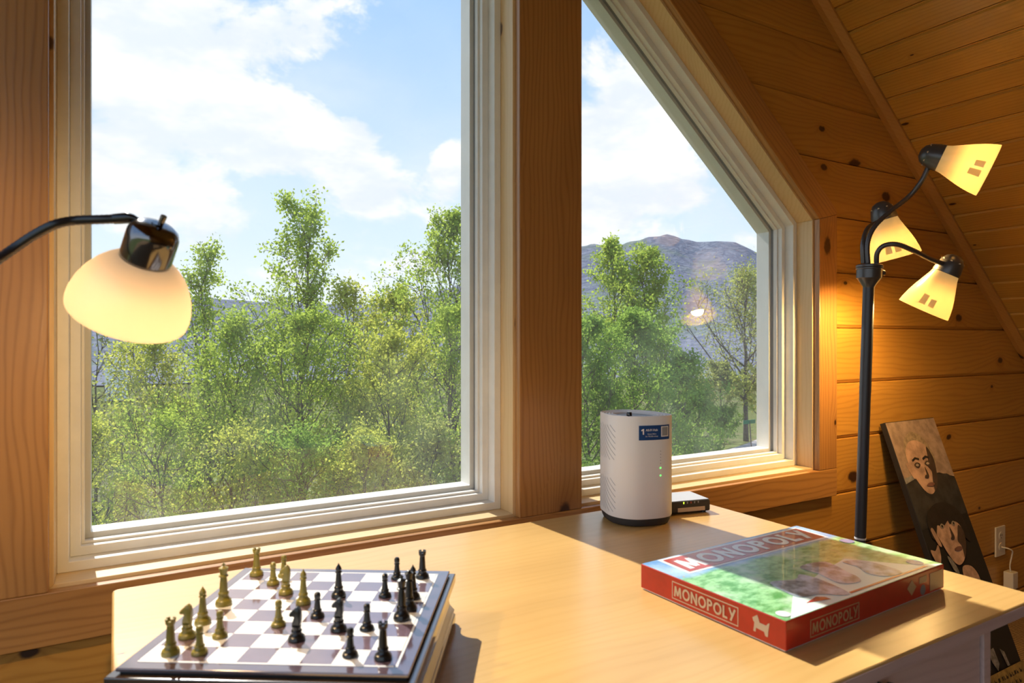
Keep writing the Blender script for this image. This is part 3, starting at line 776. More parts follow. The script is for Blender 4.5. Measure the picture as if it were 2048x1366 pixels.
wrap('code_patch_inner', [grid(sa + wl * .71, sb - wl * .08, .1925, .2105, 6)], M['grill'], stick, .0012)
sl_ = s_of(1.000, 1.075)
for z, m_ in ((.1245, M['led']), (.1085, M['led'])):
    wrap('light', [([(sl_ + .0017 * math.cos(t * .785), z + .0017 * math.sin(t * .785)) for t in range(8)], [tuple(range(8))])], m_, hub, .0006)
for q in range(5):
    z = .160 - q * .0065
    wrap('unlit_mark', [([(sl_ + .0009 * math.cos(t * 1.05), z + .0012 * math.sin(t * 1.05)) for t in range(6)], [tuple(range(6))])], M['grill'], hub, .0006)
sL0, sL1 = s_of(.940, 1.202), s_of(.9215, 1.128)
for zlo, zhi in ((.138, .214), (.020 + .006, .100)):
    for i in range(12):
        z_s = zhi + .072 - i * .0125
        P = []
        for q in range(25):
            s = sL0 + (sL1 - sL0) * q / 24; z = z_s - .062 * (q / 24) ** .85 - .012 * q / 24
            if zlo < z < zhi: P.append((s, z))
        if len(P) < 3: continue
        v = [(s, z + dz) for s, z in P for dz in (-.0008, .0008)]
        wrap('vent_slot', [(v, [(2 * k, 2 * k + 2, 2 * k + 3, 2 * k + 1) for k in range(len(P) - 1)])], M['grill'], hub, .0004)

# ================================================================== MODEM behind the hub
mo = thing('modem', 'small black modem with a white sticker behind the tower hub', 'modem', (1.085, 1.128, TZ), math.radians(-12.5))
mo_b = MB().box(-.02, .098, 0, .085, .0030, .0295).build('body', M['dark'], mo, bevel=.004, seg=3)
MB().box(-.018, .096, .004, .083, .0295, .0300).build('top_cover', plain('pale_modem_top', (.46, .48, .52), .35), mo, bevel=.0003)
for fx in (-.01, .085):
    for fy in (.01, .072): MB().lathe([(.006, .0004), (.006, .0032)], 10, T=Matrix.Translation((fx, fy, 0))).build('foot', M['black'], mo)
Tm = xf((0, -.0003, 0), (1, 0, 0), (0, 0, 1))
MB().prism_xy([(.012, .0055), (.083, .0055), (.083, .0150), (.012, .0150)], 0, .0002, T=Tm).build('sticker', M['pcream'], mo)
for i, m_ in enumerate((M['ledy'], M['grill'], M['ledr'], M['grill'], M['grill'])):
    MB().box(.026 + i * .0095, .0285 + i * .0095, .0235, .0280, 0, .0003, T=Tm).build('indicator', m_, mo)

# ================================================================== LEFT LAMP
def frame_axis(origin, axis):
    z = Vector(axis).normalized(); x = z.cross(Vector((0, 0, 1))).normalized(); y = z.cross(x)
    m = Matrix((x, y, z)).transposed().to_4x4(); m.translation = origin; return m
def camvec(r, d, f): v = Rv * r + Fv * f; return Vector((v[0], v[1], -d))
def axis_img(px, py, ix, iy, tilt=0.0):
    u, v = (px - CX) / FPX, (py - CY) / FPX; k = 1 / math.hypot(ix, iy)
    f = -k * (ix * u + iy * v) / (1 + u * u + v * v)
    return camvec(k * ix + f * u, k * iy + f * v, f).normalized() + camvec(u, v, 1).normalized() * tilt
LD = .72
bx, by = at(-150, 700, .62).x, at(-150, 700, .62).y
ll = thing('gooseneck_lamp', 'black gooseneck lamp with a lit cream bell shade before the left window', 'lamp', (bx, by, 0))
I = Matrix.Translation((-bx, -by, 0))
ax = axis_img(275, 560, -.31, .95, .50).normalized(); KS = Matrix.Scale(LD * .95, 4)
o_cap = at(312, 455, LD)                         # top centre of the socket
T = I @ frame_axis(o_cap, ax) @ KS
soc = MB().lathe([(.0003, -.006), (.014, -.0055), (.026, -.003), (.034, .003), (.0375, .012), (.0380, .020), (.0380, .060), (.0375, .0615), (.035, .062)], 40, T=T).build('socket', M['chrome'], ll, smooth=True)
MB().lathe([(.008, -.008), (.008, -.004)], 16, T=T).build('switch_collar', M['chrome'], soc, smooth=True)
MB().lathe([(.0045, -.024), (.0048, -.023), (.0042, -.006)], 12, T=T @ Matrix.Translation((.003, .003, 0)) @ Matrix.Rotation(.12, 4, 'X')).build('switch_stem', M['chrome'], soc, smooth=True)
shp = [(.0385, .058), (.046, .063), (.057, .072), (.068, .084), (.078, .100), (.086, .118), (.0905, .136), (.0915, .150), (.0905, .158), (.0890, .1585), (.0885, .150), (.0880, .136), (.0835, .118), (.0755, .100), (.0655, .084), (.0545, .072), (.0435, .063), (.036, .0595)]
MB().lathe(shp, 56, T=T, cap=False).build('lamp_shade', M['shade_a'], ll, smooth=True, angle=70)
MB().lathe([(.012, .062), (.013, .075), (.024, .095), (.029, .112), (.024, .128), (.012, .136), (.0003, .138)], 20, T=T).build('bulb', M['bulb'], ll, smooth=True)
neck = [at(276, 439, LD), at(262, 436, LD), at(235, 437.5, LD), at(200, 439, LD - .005), at(150, 441, LD - .01), at(110, 449, LD - .02), at(70, 469, LD - .025), at(35, 492, LD - .03), at(0, 516, LD - .04), at(-60, 556, LD - .06), at(-110, 600, LD - .08), at(-140, 650, LD - .095), Vector((bx, by, at(-150, 700, .62).z))]
np_ = spline(neck, 8)
npts = [I @ Vector(p) for p in np_]
MB().tube(npts[8:], [.0048 + (.0004 if i % 2 else 0) for i in range(len(npts) - 8)], 12).build('gooseneck', M['blackm'], ll, smooth=True)
MB().tube([I @ at(278, 440, LD), I @ at(266, 436, LD), I @ at(256, 436, LD), I @ at(228, 438, LD)], [.002, .004, .0061, .0056], 12).build('neck_fitting', M['black'], ll, smooth=True)
ztop = npts[-1].z
MB().lathe([(.0125, .02), (.0125, ztop), (.011, ztop + .01)], 16).build('pole', M['blackm'], ll, smooth=True)
MB().lathe([(.115, 0), (.118, .004), (.115, .014), (.03, .024), (.016, .035)], 40).build('base', M['blackm'], ll, smooth=True)
def bulb_light(name, loc, power, col, r=.028):
    d = bpy.data.lights.new(name, 'POINT'); d.energy = power; d.color = col; d.shadow_soft_size = r
    o = bpy.data.objects.new(name, d); C.objects.link(o); o.location = loc; return o
bulb_light('lamp_light_desk', frame_axis(o_cap, ax) @ Vector((0, 0, .10)), 5.5, (1, .68, .34), .016)

# ================================================================== FLOOR LAMP WITH THREE ARMS
FD = 1.876
pt_top = at(1737.5, 572, FD); pt_low = at(1720.5, 1075, FD)
dirp = (pt_low - pt_top).normalized(); foot = pt_top + dirp * ((pt_top.z - .03) / -dirp.z)
fl = thing('floor_lamp', 'pewter floor lamp with three lit amber glass shades on gooseneck arms', 'floor lamp', (foot.x, foot.y, 0))
J = Matrix.Translation((-foot.x, -foot.y, 0))
MB().lathe([(.125, 0), (.128, .004), (.125, .016), (.05, .026), (.022, .034), (.018, .05)], 40).build('base', M['pole'], fl, smooth=True)
MB().tube([J @ (pt_top + dirp * t) for t in (0, .30)], .0150, 20).build('upper_pole', M['pole'], fl, smooth=True)
MB().tube([J @ (pt_top + dirp * t) for t in (.30, .70)], .0146, 20).build('middle_pole', M['pole'], fl, smooth=True)
MB().tube([J @ (pt_top + dirp * .6985), J @ (pt_top + dirp * .7035)], .0150, 20).build('pole_joint', M['white'], fl, smooth=True)
MB().tube([J @ (pt_top + dirp * .70), J @ foot], .0142, 20).build('lower_pole', M['pole'], fl, smooth=True)
Tc = J @ frame_axis(at(1737.5, 573, FD), -dirp)
MB().lathe([(.0150, -.004), (.0155, 0), (.030, .021), (.0325, .0225), (.0325, .046), (.0345, .0475), (.0345, .0505), (.033, .052), (.0345, .0535), (.0345, .058), (.031, .0605), (.0003, .0605)], 32, T=Tc).build('hub_collar', M['socket'], fl, smooth=True)
sw = at(1766, 546, FD)
MB().lathe([(.008, -.012), (.0085, .004), (.007, .008), (.0003, .0085)], 14, T=J @ frame_axis(sw - Vector((Rv[0], Rv[1], 0)) * .004, (Rv[0], Rv[1], 0))).build('switch_knob', M['socket'], fl, smooth=True)
def arm(pts, shade_o, shade_ax, lab):
    P = [J @ Vector(p) for p in spline(pts, 14)]
    a = MB().tube(P, [.0062 + (.0007 if i % 2 else 0) for i in range(len(P))], 10).build('gooseneck_arm', M['rib'], fl, smooth=True)
    T = J @ frame_axis(shade_o, shade_ax)
    c = MB().lathe([(.0003, -.004), (.010, -.003), (.022, .004), (.030, .018), (.0345, .038), (.0355, .050), (.034, .051), (.031, .045)], 32, T=T).build('shade_cap', M['socket'], fl, smooth=True)
    for k in range(8):
        an = k * math.pi / 4; r = .0290
        MB().lathe([(.0028, 0), (.0028, .0006), (.0002, .0006)], 8, T=T @ Matrix.Rotation(an, 4, 'Z') @ Matrix.Translation((r, 0, .0155)) @ Matrix.Rotation(math.radians(62), 4, 'Y')).build('vent_hole', M['pcream'], c)
    prof = [(.0335, .049), (.0365, .062), (.0450, .085), (.0535, .108), (.0605, .130), (.0655, .152), (.0675, .166), (.0665, .1665), (.0645, .152), (.0595, .130), (.0525, .108), (.0440, .085), (.0355, .062), (.0320, .050)]
    MB().lathe(prof, 48, T=T, cap=False).build('lamp_shade', M['shade_b'], fl, smooth=True, angle=70)
    # faint rating labels baked on the glass
    fa = T @ Vector((0, 0, 0)); cdir = (T.inverted() @ (J @ Vector((0, 0, ZC)))).normalized(); a0 = math.atan2(cdir.y, cdir.x)
    for j, (da, za, zb, wd_) in enumerate(((-.30, .128, .150, .24), (.06, .122, .150, .26))):
        rl = lambda z: np.interp(z, [.085, .108, .130, .152], [.0450, .0535, .0605, .0655]) + .0004
        L = [[(rl(z) * math.cos(a0 + da + wd_ * i / 4), rl(z) * math.sin(a0 + da + wd_ * i / 4), z) for i in range(5)] for z in (za, (za + zb) / 2, zb)]
        MB().loft(L, cap=False, closed=False, T=T).build('rating_label', M['shade_l'], fl, smooth=True)
    MB().lathe([(.010, .05), (.011, .062), (.022, .084), (.026, .100), (.021, .116), (.010, .124), (.0003, .126)], 18, T=T).build('bulb', M['bulb'], fl, smooth=True)
    bulb_light('lamp_light', frame_axis(shade_o, shade_ax) @ Vector((0, 0, .135)), 12.0, (1, .62, .22), .02)
arm([at(1736, 527, FD), at(1735, 488, FD), at(1748, 455, FD), at(1778, 425, FD), at(1818, 393, FD), at(1843, 362, FD - .02), at(1858, 330, FD - .03)],
    at(1842, 306, FD - .03), axis_img(1920, 325, 100, 26), 'top')
arm([at(1727, 527, FD + .01), at(1726, 487, FD + .01), at(1735, 458, FD + .03), at(1752, 446, FD + .07), at(1766, 440, FD + .1)],
    at(1760, 406, FD + .1), axis_img(1785, 460, 25, 87), 'middle')
arm([at(1753, 527, FD - .01), at(1755, 505, FD - .02), at(1769, 491, FD - .03), at(1795, 489, FD - .04), at(1828, 502, FD - .04), at(1860, 518, FD - .02), at(1888, 528, FD)],
    at(1912, 513, FD), axis_img(1880, 570, -53, 86), 'lower')

# ================================================================== LEANING CANVAS
pdir = Vector((0, -.336, -.942)).normalized()
TL = Vector((2.273, 1.345, ZC - .290)); PL = (ZC - .290 - .0) / -pdir.z; PWD = .304
pc = thing('leaning_canvas', 'tall narrow canvas print of two men leaning on the pine wall', 'canvas print', (TL.x + PWD / 2, TL.y + pdir.y * PL, 0))
pn = Vector((1, 0, 0)).cross(pdir).normalized()            # towards the wall or room
if pn.y > 0: pn = -pn
TP = Matrix.Translation(-Vector(pc.location)) @ Matrix(((1, pdir.x, pn.x, TL.x), (0, pdir.y, pn.y, TL.y), (0, pdir.z, pn.z, TL.z), (0, 0, 0, 1)))
MB().box(0, PWD, 0, PL - .008, -.020, 0, T=TP).build('canvas', plain('black_canvas', (.012, .011, .011), .6), pc, bevel=.0015)
plc = [0]
def pprint(name, pts, m, smooth_n=0):
    plc[0] += 1
    P = blob(pts, smooth_n) if smooth_n else pts
    P = [(min(max(x, .001), PWD - .001), y) for x, y in P]
    return MB().prism_xy(P, plc[0] * .0002, plc[0] * .0002 + .00015, T=TP).build(name, m, pc)
pm = lambda n, c, v=.25, s=30: plain(n, c, .55, var=v, vscale=s)
m_bg = pm('print_taupe', (.30, .21, .16)); m_skin = pm('print_skin', (.40, .25, .18), .35, 22); m_skd = pm('print_skin_shadow', (.055, .035, .027)); m_hair = pm('print_black_hair', (.016, .013, .012))
m_stub = pm('print_cropped_hair', (.27, .20, .13), .3, 70); m_coat = pm('print_charcoal_coat', (.028, .027, .027), .4, 25); m_lip = pm('print_lips', (.16, .075, .06)); m_gold = pm('print_ochre_strip', (.28, .19, .06), .35, 40); m_eye = pm('print_eye_white', (.30, .24, .19)); m_col = pm('print_grey_cloth', (.20, .19, .18), .4, 60)
pprint('backdrop', [(.001, .002), (PWD - .001, .002), (PWD - .001, .215), (.216, .192), (.06, .20), (.001, .197)], m_bg)
pprint('coat', [(.001, .205), (.05, .195), (.11, .22), (.20, .195), (.26, .200), (PWD - .001, .222), (PWD - .001, .34), (.001, .36)], m_coat)
pprint('collar_trim', [(.001, .192), (.050, .186), (.055, .200), (.001, .210)], m_col)
pprint('hair_print', [(.052, .115), (.075, .065), (.135, .042), (.190, .070), (.215, .120), (.212, .160), (.13, .16), (.06, .15)], m_stub, 6)
pprint('face_print', [(.056, .115), (.085, .080), (.135, .072), (.185, .092), (.207, .135), (.200, .180), (.178, .225), (.140, .255), (.105, .250), (.075, .215), (.055, .165)], m_skin, 6)
pprint('ear_print', [(.036, .148), (.052, .148), (.064, .195), (.052, .192)], m_skin, 4)
pprint('shadow_print', [(.190, .098), (.210, .14), (.200, .19), (.180, .228), (.152, .250), (.160, .215), (.172, .185), (.160, .165), (.176, .14)], m_skd, 5)
for ex in (.100, .163):
    pprint('brow_print', [(ex - .022, .136), (ex, .128), (ex + .022, .134), (ex + .02, .141), (ex, .136), (ex - .02, .143)], m_hair)
    pprint('socket_print', [(ex - .019, .155), (ex, .146), (ex + .019, .155), (ex, .167)], m_skd, 4)
    pprint('eye_print', [(ex - .010, .156), (ex, .151), (ex + .010, .156), (ex, .160)], m_eye, 3)
pprint('nose_print', [(.138, .165), (.146, .195), (.136, .204), (.118, .201), (.124, .193), (.134, .190)], m_skd, 4)
pprint('mouth_print', [(.112, .226), (.138, .219), (.162, .224), (.150, .232), (.128, .231)], m_lip, 4)
pprint('hair_print', [(.040, .375), (.050, .325), (.10, .295), (.17, .290), (.24, .320), (.262, .38), (.25, .43), (.20, .40), (.06, .40)], m_hair, 6)
pprint('face_print', [(.072, .372), (.118, .350), (.160, .347), (.215, .366), (.228, .40), (.212, .445), (.180, .480), (.140, .492), (.110, .470), (.088, .425)], m_skin, 6)
pprint('fringe_print', [(.060, .345), (.24, .345), (.245, .372), (.205, .358), (.165, .364), (.160, .350), (.125, .366), (.090, .356), (.070, .385)], m_hair)
pprint('ear_print', [(.046, .368), (.062, .365), (.078, .420), (.060, .415)], m_skin, 4)
pprint('shadow_print', [(.212, .372), (.232, .40), (.214, .445), (.186, .476), (.190, .44), (.178, .42), (.190, .40)], m_skd, 5)
for ex in (.116, .187):
    pprint('eye_print', [(ex - .013, .363), (ex, .355), (ex + .013, .363), (ex, .371)], m_eye, 4)
    pprint('pupil_print', [(ex - .005, .363), (ex, .358), (ex + .005, .363), (ex, .368)], m_hair, 3)
pprint('nose_print', [(.155, .37), (.166, .402), (.156, .412), (.140, .408), (.150, .398)], m_skd, 4)
pprint('mouth_print', [(.140, .441), (.165, .436), (.188, .441), (.176, .449), (.150, .448)], m_lip, 4)
pprint('hand_print', [(.004, .425), (.03, .43), (.055, .415), (.05, .45), (.03, .475), (.012, .46)], m_skin, 4)
pprint('collar_trim', [(.085, .455), (.112, .480), (.120, .515), (.095, .500)], m_col, 4)
pprint('hand_print', [(.150, .500), (.20, .505), (.225, .54), (.215, .58), (.17, .58), (.14, .54)], m_skin, 5)
pprint('shirt_print', [(.125, .755), (.162, .752), (.165, .80), (.146, .818), (.130, .79)], m_col)
pprint('lapel_print', [(.195, .762), (.215, .775), (.222, .818), (.206, .816)], m_col)
pprint('caption_strip', [(.001, .820), (PWD - .001, .820), (PWD - .001, PL - .010), (.001, PL - .010)], m_gold)
mbl = MB(); rr = random.Random(3); plc[0] += 1
for row, yy in enumerate((.836, .862)):
    xx = .03 + row * .03
    while xx < .275 - row * .03:
        wch = rr.uniform(.006, .012)
        mbl.box(xx, xx + wch * .35, yy, yy + .012, plc[0] * .0002, plc[0] * .0002 + .0001, T=TP); mbl.box(xx + wch * .35, xx + wch, yy + rr.choice((0, .005, .009)), yy + rr.choice((.011, .012)), plc[0] * .0002, plc[0] * .0002 + .0001, T=TP)
        xx += wch + rr.choice((.004, .005, .012))
mbl.build('caption_print', m_hair, pc)

# ================================================================== WALL OUTLET AND PLUG
def onwall(x, y, Y):
    v = Fv + Rv * (x - CX) / FPX; t = Y / v[1]; return Vector((v[0] * t, Y, ZC - (y - CY) / FPX * t))
oc = onwall(1999.5, 1082, YW - .003)
ou = thing('wall_outlet', 'ivory wall outlet plate on the pine wall right of the canvas', 'outlet', (oc.x, YW - .0005, oc.z))
MB().box(-.039, .039, -.0065, 0, -.061, .061).build('plate', M['ivory'], ou, bevel=.003, seg=3)
for zz in (.022, -.022):
    s = MB().lathe([(.0165, 0), (.0165, .0015), (.0003, .0016)], 20, T=xf((0, -.0065, zz), (1, 0, 0), (0, 0, 1))).build('socket_face', M['ivory'], ou, smooth=True)
    if zz > 0:
        for xx in (-.006, .006): MB().box(xx - .0013, xx + .0013, -.0086, -.008, zz - .001, zz + .008).build('slot', M['dark'], s)
        MB().box(-.002, .002, -.0086, -.008, zz - .009, zz - .005).build('slot', M['dark'], s)
pl_ = thing('plug_adapter', 'small ivory plug adapter hanging on a cord below the outlet', 'adapter', (oc.x + .028, YW - .03, oc.z - .155))
MB().box(-.022, .022, -.018, .018, -.034, .034).build('body', M['ivory'], pl_, bevel=.004, seg=3)
cpts = spline([(-.028, .020, .132), (-.028, -.004, .132), (-.014, -.012, .122), (-.004, -.006, .10), (-.006, 0, .06), (0, 0, .033)], 8)
MB().tube(cpts, .0028, 8).build('cord', M['ivory'], pl_, smooth=True)

# ================================================================== OUTDOORS
def ground(x, y):
    """height of the land below the cabin, from the loft floor"""
    r = math.hypot(x, y)
    z = -4.6 - 1.0 * min(max((r - 8) / 22, 0), 1)
    if r > 48: z -= 40 * (1 - math.exp(-(r - 48) / 260.0))
    z += .35 * math.sin(x * .21 + 1) * math.sin(y * .17) * min(1, r / 20)
    return z
def polar_grid(radii, azs, hf):
    v = []; f = []; n = len(azs)
    for r in radii:
        for a in azs: 
            x, y = r * math.sin(a), r * math.cos(a); v.append((x, y, hf(x, y, r, a)))
    for i in range(len(radii) - 1):
        for j in range(n - 1):
            f.append((i * n + j, i * n + j + 1, (i + 1) * n + j + 1, (i + 1) * n + j))
    return v, f
def land_mat(name, cols, s1, s2, bump):
    m, t, b = mat(name)
    tcn = t.node('ShaderNodeTexCoord'); P = tcn.outputs['Object']
    n1 = t.noise(P, s1, 5, .6); n2 = t.noise(P, s2, 4, .65)
    c = t.mix(t.sm(n2, .35, .68), cols[0], cols[1]); c = t.mix(t.m('MULTIPLY', t.sm(n1, .50, .70), .8), c, cols[2])
    t.put(b.inputs['Base Color'], c); b.inputs['Roughness'].default_value = 1; b.inputs['Specular IOR Level'].default_value = 0
    bn = t.node('ShaderNodeBump'); bn.inputs['Strength'].default_value = bump; bn.inputs['Distance'].default_value = 1 / s2 * .6
    t.put(bn.inputs['Height'], n2); t.l.new(bn.outputs[0], b.inputs['Normal'])
    return m
azs = [math.radians(a) for a in np.linspace(-180, 180, 241)]
rad = [6 * 1.16 ** k for k in range(35)]
v, f = polar_grid(rad, azs, lambda x, y, r, a: ground(x, y))
v.append((0, 0, -4.6)); n0 = len(azs); f += [(n0 * 0 + j + 1, j, len(v) - 1) for j in range(n0 - 1)]
o = struct(MB().add(v, f).build('ground', land_mat('leafy_hillside', ((.055, .060, .028), (.20, .24, .085), (.22, .18, .11)), .05, 1.3, .5), smooth=True, angle=180)); o['label'] = 'wooded hillside falling away below the windows'
# mountains on the far side of the valley
prof_px = [(-900, 610), (-400, 600), (0, 606), (150, 602), (300, 592), (420, 592), (520, 602), (640, 604), (700, 608), (790, 607), (860, 588), (930, 566), (1000, 545), (1080, 515), (1165, 491), (1190, 488), (1215, 491), (1245, 487), (1300, 473), (1330, 468), (1350, 471), (1392, 484), (1430, 480), (1470, 484), (1500, 497), (1530, 513), (1600, 545), (1800, 575), (2200, 600), (3200, 600), (6000, 600)]
pa = []; ph = []
for px, py in prof_px:
    a, e = azel(px, py); pa.append(a); ph.append(math.tan(e))
def ridge(a): return float(np.interp(a, pa, ph, left=.05, right=.05))
rs = np.random.RandomState(4); waves = [(rs.uniform(8, 60), rs.uniform(0, 6.28), rs.uniform(.2, 1)) for _ in range(14)]
fw = [(rs.uniform(-.02, .02), rs.uniform(-.02, .02), rs.uniform(0, 6.28)) for _ in range(16)]
def mount(x, y, r, a):
    R0 = 2100 + 120 * math.sin(a * 9); t = (r - 800) / (R0 - 800)
    top = ridge(a) * R0
    if t <= 1:
        q = max(t, 0) ** 1.55; z = -42 + (top + 42) * q
        amp = 26 * max(t, 0) * (1 - t) * 2.2 + 3.0 * max(t, 0)
    else:
        z = top - (t - 1) * 500; amp = 3
    n = sum(math.sin(x * fx + y * fy + p) for fx, fy, p in fw) / 5
    return ZC + z + amp * n
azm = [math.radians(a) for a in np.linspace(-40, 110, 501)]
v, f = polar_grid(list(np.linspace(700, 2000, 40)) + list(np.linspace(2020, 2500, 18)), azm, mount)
o = struct(MB().add(v, f).build('mountain', land_mat('hazed_leafless_woods', ((.135, .145, .195), (.225, .235, .285), (.175, .215, .155)), .006, .055, .9), smooth=True, angle=180)); o['label'] = 'long bluish wooded mountain ridge across the valley'  # bare-woods greys with bluish distance haze mixed into the colour

# road bend with its grassy bank, seen low through the right window
def road_strip(pts, w, name, m, lift, label):
    P = spline([at(px, py, d) for px, py, d in pts], 8); L = []
    for i, p in enumerate(P):
        t = P[min(i + 1, len(P) - 1)] - P[max(i - 1, 0)]; n = np.array([-t[1], t[0]]) / math.hypot(t[0], t[1])
        a, b = p[:2] - n * w / 2, p[:2] + n * w / 2
        L.append([(a[0], a[1], ground(*a) + lift), (b[0], b[1], ground(*b) + lift), (b[0], b[1], ground(*b) - .4), (a[0], a[1], ground(*a) - .4)])
    o = struct(MB().loft(L).build(name, m, smooth=True)); o['label'] = label
road_m = plain('grey_asphalt', (.34, .32, .33), .9, var=.15, vscale=2)
road_strip([(1120, 930, 30), (1280, 925, 31), (1380, 918, 33), (1470, 905, 36), (1540, 890, 40), (1640, 868, 46), (1800, 850, 52)], 4.2, 'road', road_m, .40, 'grey road bending round below the right window')

def tree(name, label, px, py_top, d, spread, nleaf, leaf, leafm, seed, bare=.0, group='trees outside the windows', low=.22, nprim=30, shape=.8, trunk_r=None, lean=0.0, tw=.006, sig=.085, steep=0.0):
    rs = np.random.RandomState(seed)
    p = at(px, py_top, d); base = np.array([p.x, p.y, ground(p.x, p.y) - .1]); H = p.z - base[2]
    t = thing(name, label, 'tree', tuple(base), 0, group)
    mb = MB(); r0 = trunk_r or .0085 * H + .01
    side = np.array([Rv[0], Rv[1], 0]) * lean * H
    N = 12; tr = []
    wob = np.cumsum(rs.normal(0, .012 * H, (N, 2)), axis=0)
    for i in range(N):
        q = i / (N - 1); tr.append(np.array([wob[i, 0] * q * .6, wob[i, 1] * q * .6, H * q]) + side * q * q)
    tr[-1] = np.array([0, 0, H]) + side * .0
    tr = np.array(tr); mb.tube(tr, [r0 * (1 - .93 * (i / (N - 1)) ** .9) for i in range(N)], 6)
    clus = []
    def tp(q):
        k = q * (N - 1); i = min(int(k), N - 2); return tr[i] * (1 - k + i) + tr[i + 1] * (k - i)
    for b in range(nprim):
        q = low + (1 - low) * (b + rs.uniform(0, .8)) / nprim; q = min(q, .985)
        a = b * 2.399 + rs.uniform(-.4, .4); elv = rs.uniform(.5, .95) + .25 * q + steep * (1 - .5 * q)
        L = spread * (1 - ((q - low) / (1 - low)) ** 1.3) ** shape * rs.uniform(.75, 1.15) + .12 * spread
        L = min(L, (1.03 - q) * H / math.sin(min(elv, 1.5)) * .66 + .05)
        P0 = tp(q); dirv = np.array([math.cos(a) * math.cos(elv), math.sin(a) * math.cos(elv), math.sin(elv)])
        m_ = 6; pts = [P0]
        for k in range(1, m_):
            dirv = dirv + np.array([rs.normal(0, .10), rs.normal(0, .10), .05 + rs.normal(0, .06)]); dirv /= np.linalg.norm(dirv)
            pts.append(pts[-1] + dirv * L / (m_ - 1))
        rb = max(r0 * .42 * (1 - q * .75), tw * 1.4)
        mb.tube(pts, [rb * (1 - .8 * k / (m_ - 1)) for k in range(m_)], 4)
        pts = np.array(pts); clus.append((pts[-1], 1.0))
        for s_ in range(rs.randint(4, 8)):
            k = rs.uniform(.8, m_ - 1.05); i = int(k); S0 = pts[i] * (1 - k + i) + pts[i + 1] * (k - i)
            dv = (pts[i + 1] - pts[i]); dv /= np.linalg.norm(dv); dv = dv + rs.normal(0, .55, 3) + np.array([0, 0, .25]); dv /= np.linalg.norm(dv)
            l2 = L * rs.uniform(.22, .42); mid = S0 + dv * l2 * .5 + rs.normal(0, .04 * l2, 3); E = S0 + dv * l2 + np.array([0, 0, .05 * l2])
            mb.tube([S0, mid, E], [max(rb * .4, tw), tw * .9, tw * .5], 3)
            clus += [(mid, .7), (E, 1.3)]
            for w_ in range(rs.randint(1, 4)):
                dv2 = dv + rs.normal(0, .7, 3) + np.array([0, 0, .2]); dv2 /= np.linalg.norm(dv2)
                st_ = mid if w_ % 2 else (mid + E) / 2; E2 = st_ + dv2 * l2 * rs.uniform(.3, .55)
                mb.tube([st_, E2], [tw * .7, tw * .4], 3); clus.append((E2, 1.0))
    clus.append((tr[-1], 1.5))
    mb.build('trunk', M['bark'], t, smooth=True, angle=180)
    cp_ = np.array([c[0] for c in clus]); wt = np.array([c[1] for c in clus])
    if bare > 0:
        keep = rs.rand(len(cp_)) > bare; cp_, wt = cp_[keep], wt[keep]
    idx = rs.choice(len(cp_), nleaf, p=wt / wt.sum())
    ctr = cp_[idx] + rs.normal(0, sig, (nleaf, 3))
    # leaf diamonds
    dv = rs.normal(0, 1, (nleaf, 3)) + np.array([0, 0, -.25]); dv /= np.linalg.norm(dv, axis=1)[:, None]
    up_ = rs.normal(0, 1, (nleaf, 3)); sd_ = np.cross(dv, up_); sd_ /= np.linalg.norm(sd_, axis=1)[:, None]
    L = (leaf * rs.uniform(.55, 1.35, nleaf))[:, None]
    V = np.stack([ctr - dv * L * .5, ctr + sd_ * L * .30, ctr + dv * L * .5, ctr - sd_ * L * .30], axis=1).reshape(-1, 3)
    me = bpy.data.meshes.new('foliage'); me.vertices.add(len(V)); me.vertices.foreach_set('co', V.astype('f').ravel())
    me.loops.add(nleaf * 4); me.loops.foreach_set('vertex_index', np.arange(nleaf * 4, dtype='i'))
    me.polygons.add(nleaf); me.polygons.foreach_set('loop_start', np.arange(0, nleaf * 4, 4, dtype='i'))
    try: me.polygons.foreach_set('loop_total', np.full(nleaf, 4, dtype='i'))
    except Exception: pass
    at_ = me.attributes.new('tint', 'FLOAT', 'POINT')
    tint = np.clip(rs.beta(2, 2, nleaf) * .8 + .2 * rs.rand(len(cp_))[idx], 0, 1)
    at_.data.foreach_set('value', np.repeat(tint, 4).astype('f'))
    me.update(calc_edges=True); me.materials.append(leafm)
    o = bpy.data.objects.new('foliage', me); C.objects.link(o); o.parent = t; o['kind'] = 'stuff'
    return t
l1, l2, l3, l4 = M['leaf'], M['leaf2'], M['leaf3'], M['leaf4']
GL = 'trees seen through the tall left window'; GR = 'trees seen through the slanted right window'
tree('young_tree', 'tallest pointed young tree in the middle of the left window', 575, 418, 14, 2.9, 11000, .075, l1, 1, group=GL, shape=1.0, steep=.38, nprim=34, low=.15)
tree('young_tree', 'slim young tree rising just right of the cream lamp shade', 432, 508, 13, 2.0, 6500, .07, l1, 2, group=GL, steep=.38, shape=1.0)
tree('young_tree', 'small young tree right of the tallest tree in the left window', 690, 585, 13, 1.9, 5600, .07, l4, 3, group=GL, steep=.35)
tree('leafy_tree', 'tall leafy tree against the right edge of the left window', 910, 448, 15.5, 3.2, 14000, .075, l1, 4, group=GL, nprim=38, steep=.35, shape=.85)
tree('leafy_tree', 'rounded yellow-green tree below the valley gap in the left window', 800, 596, 18, 2.1, 12000, .085, l4, 5, group=GL, shape=.55)
tree('leafy_tree', 'low bright tree below the cream lamp shade', 300, 700, 11, 1.6, 12000, .055, l4, 6, group=GL, shape=.55)
tree('leafy_tree', 'bushy green tree below the slim young tree in the left window', 455, 660, 10.5, 1.6, 13000, .055, l1, 7, group=GL, shape=.55)
tree('leafy_tree', 'bushy green tree in front of the tallest tree of the left window', 625, 655, 10.5, 1.7, 15000, .055, l1, 8, group=GL, shape=.55, nprim=36)
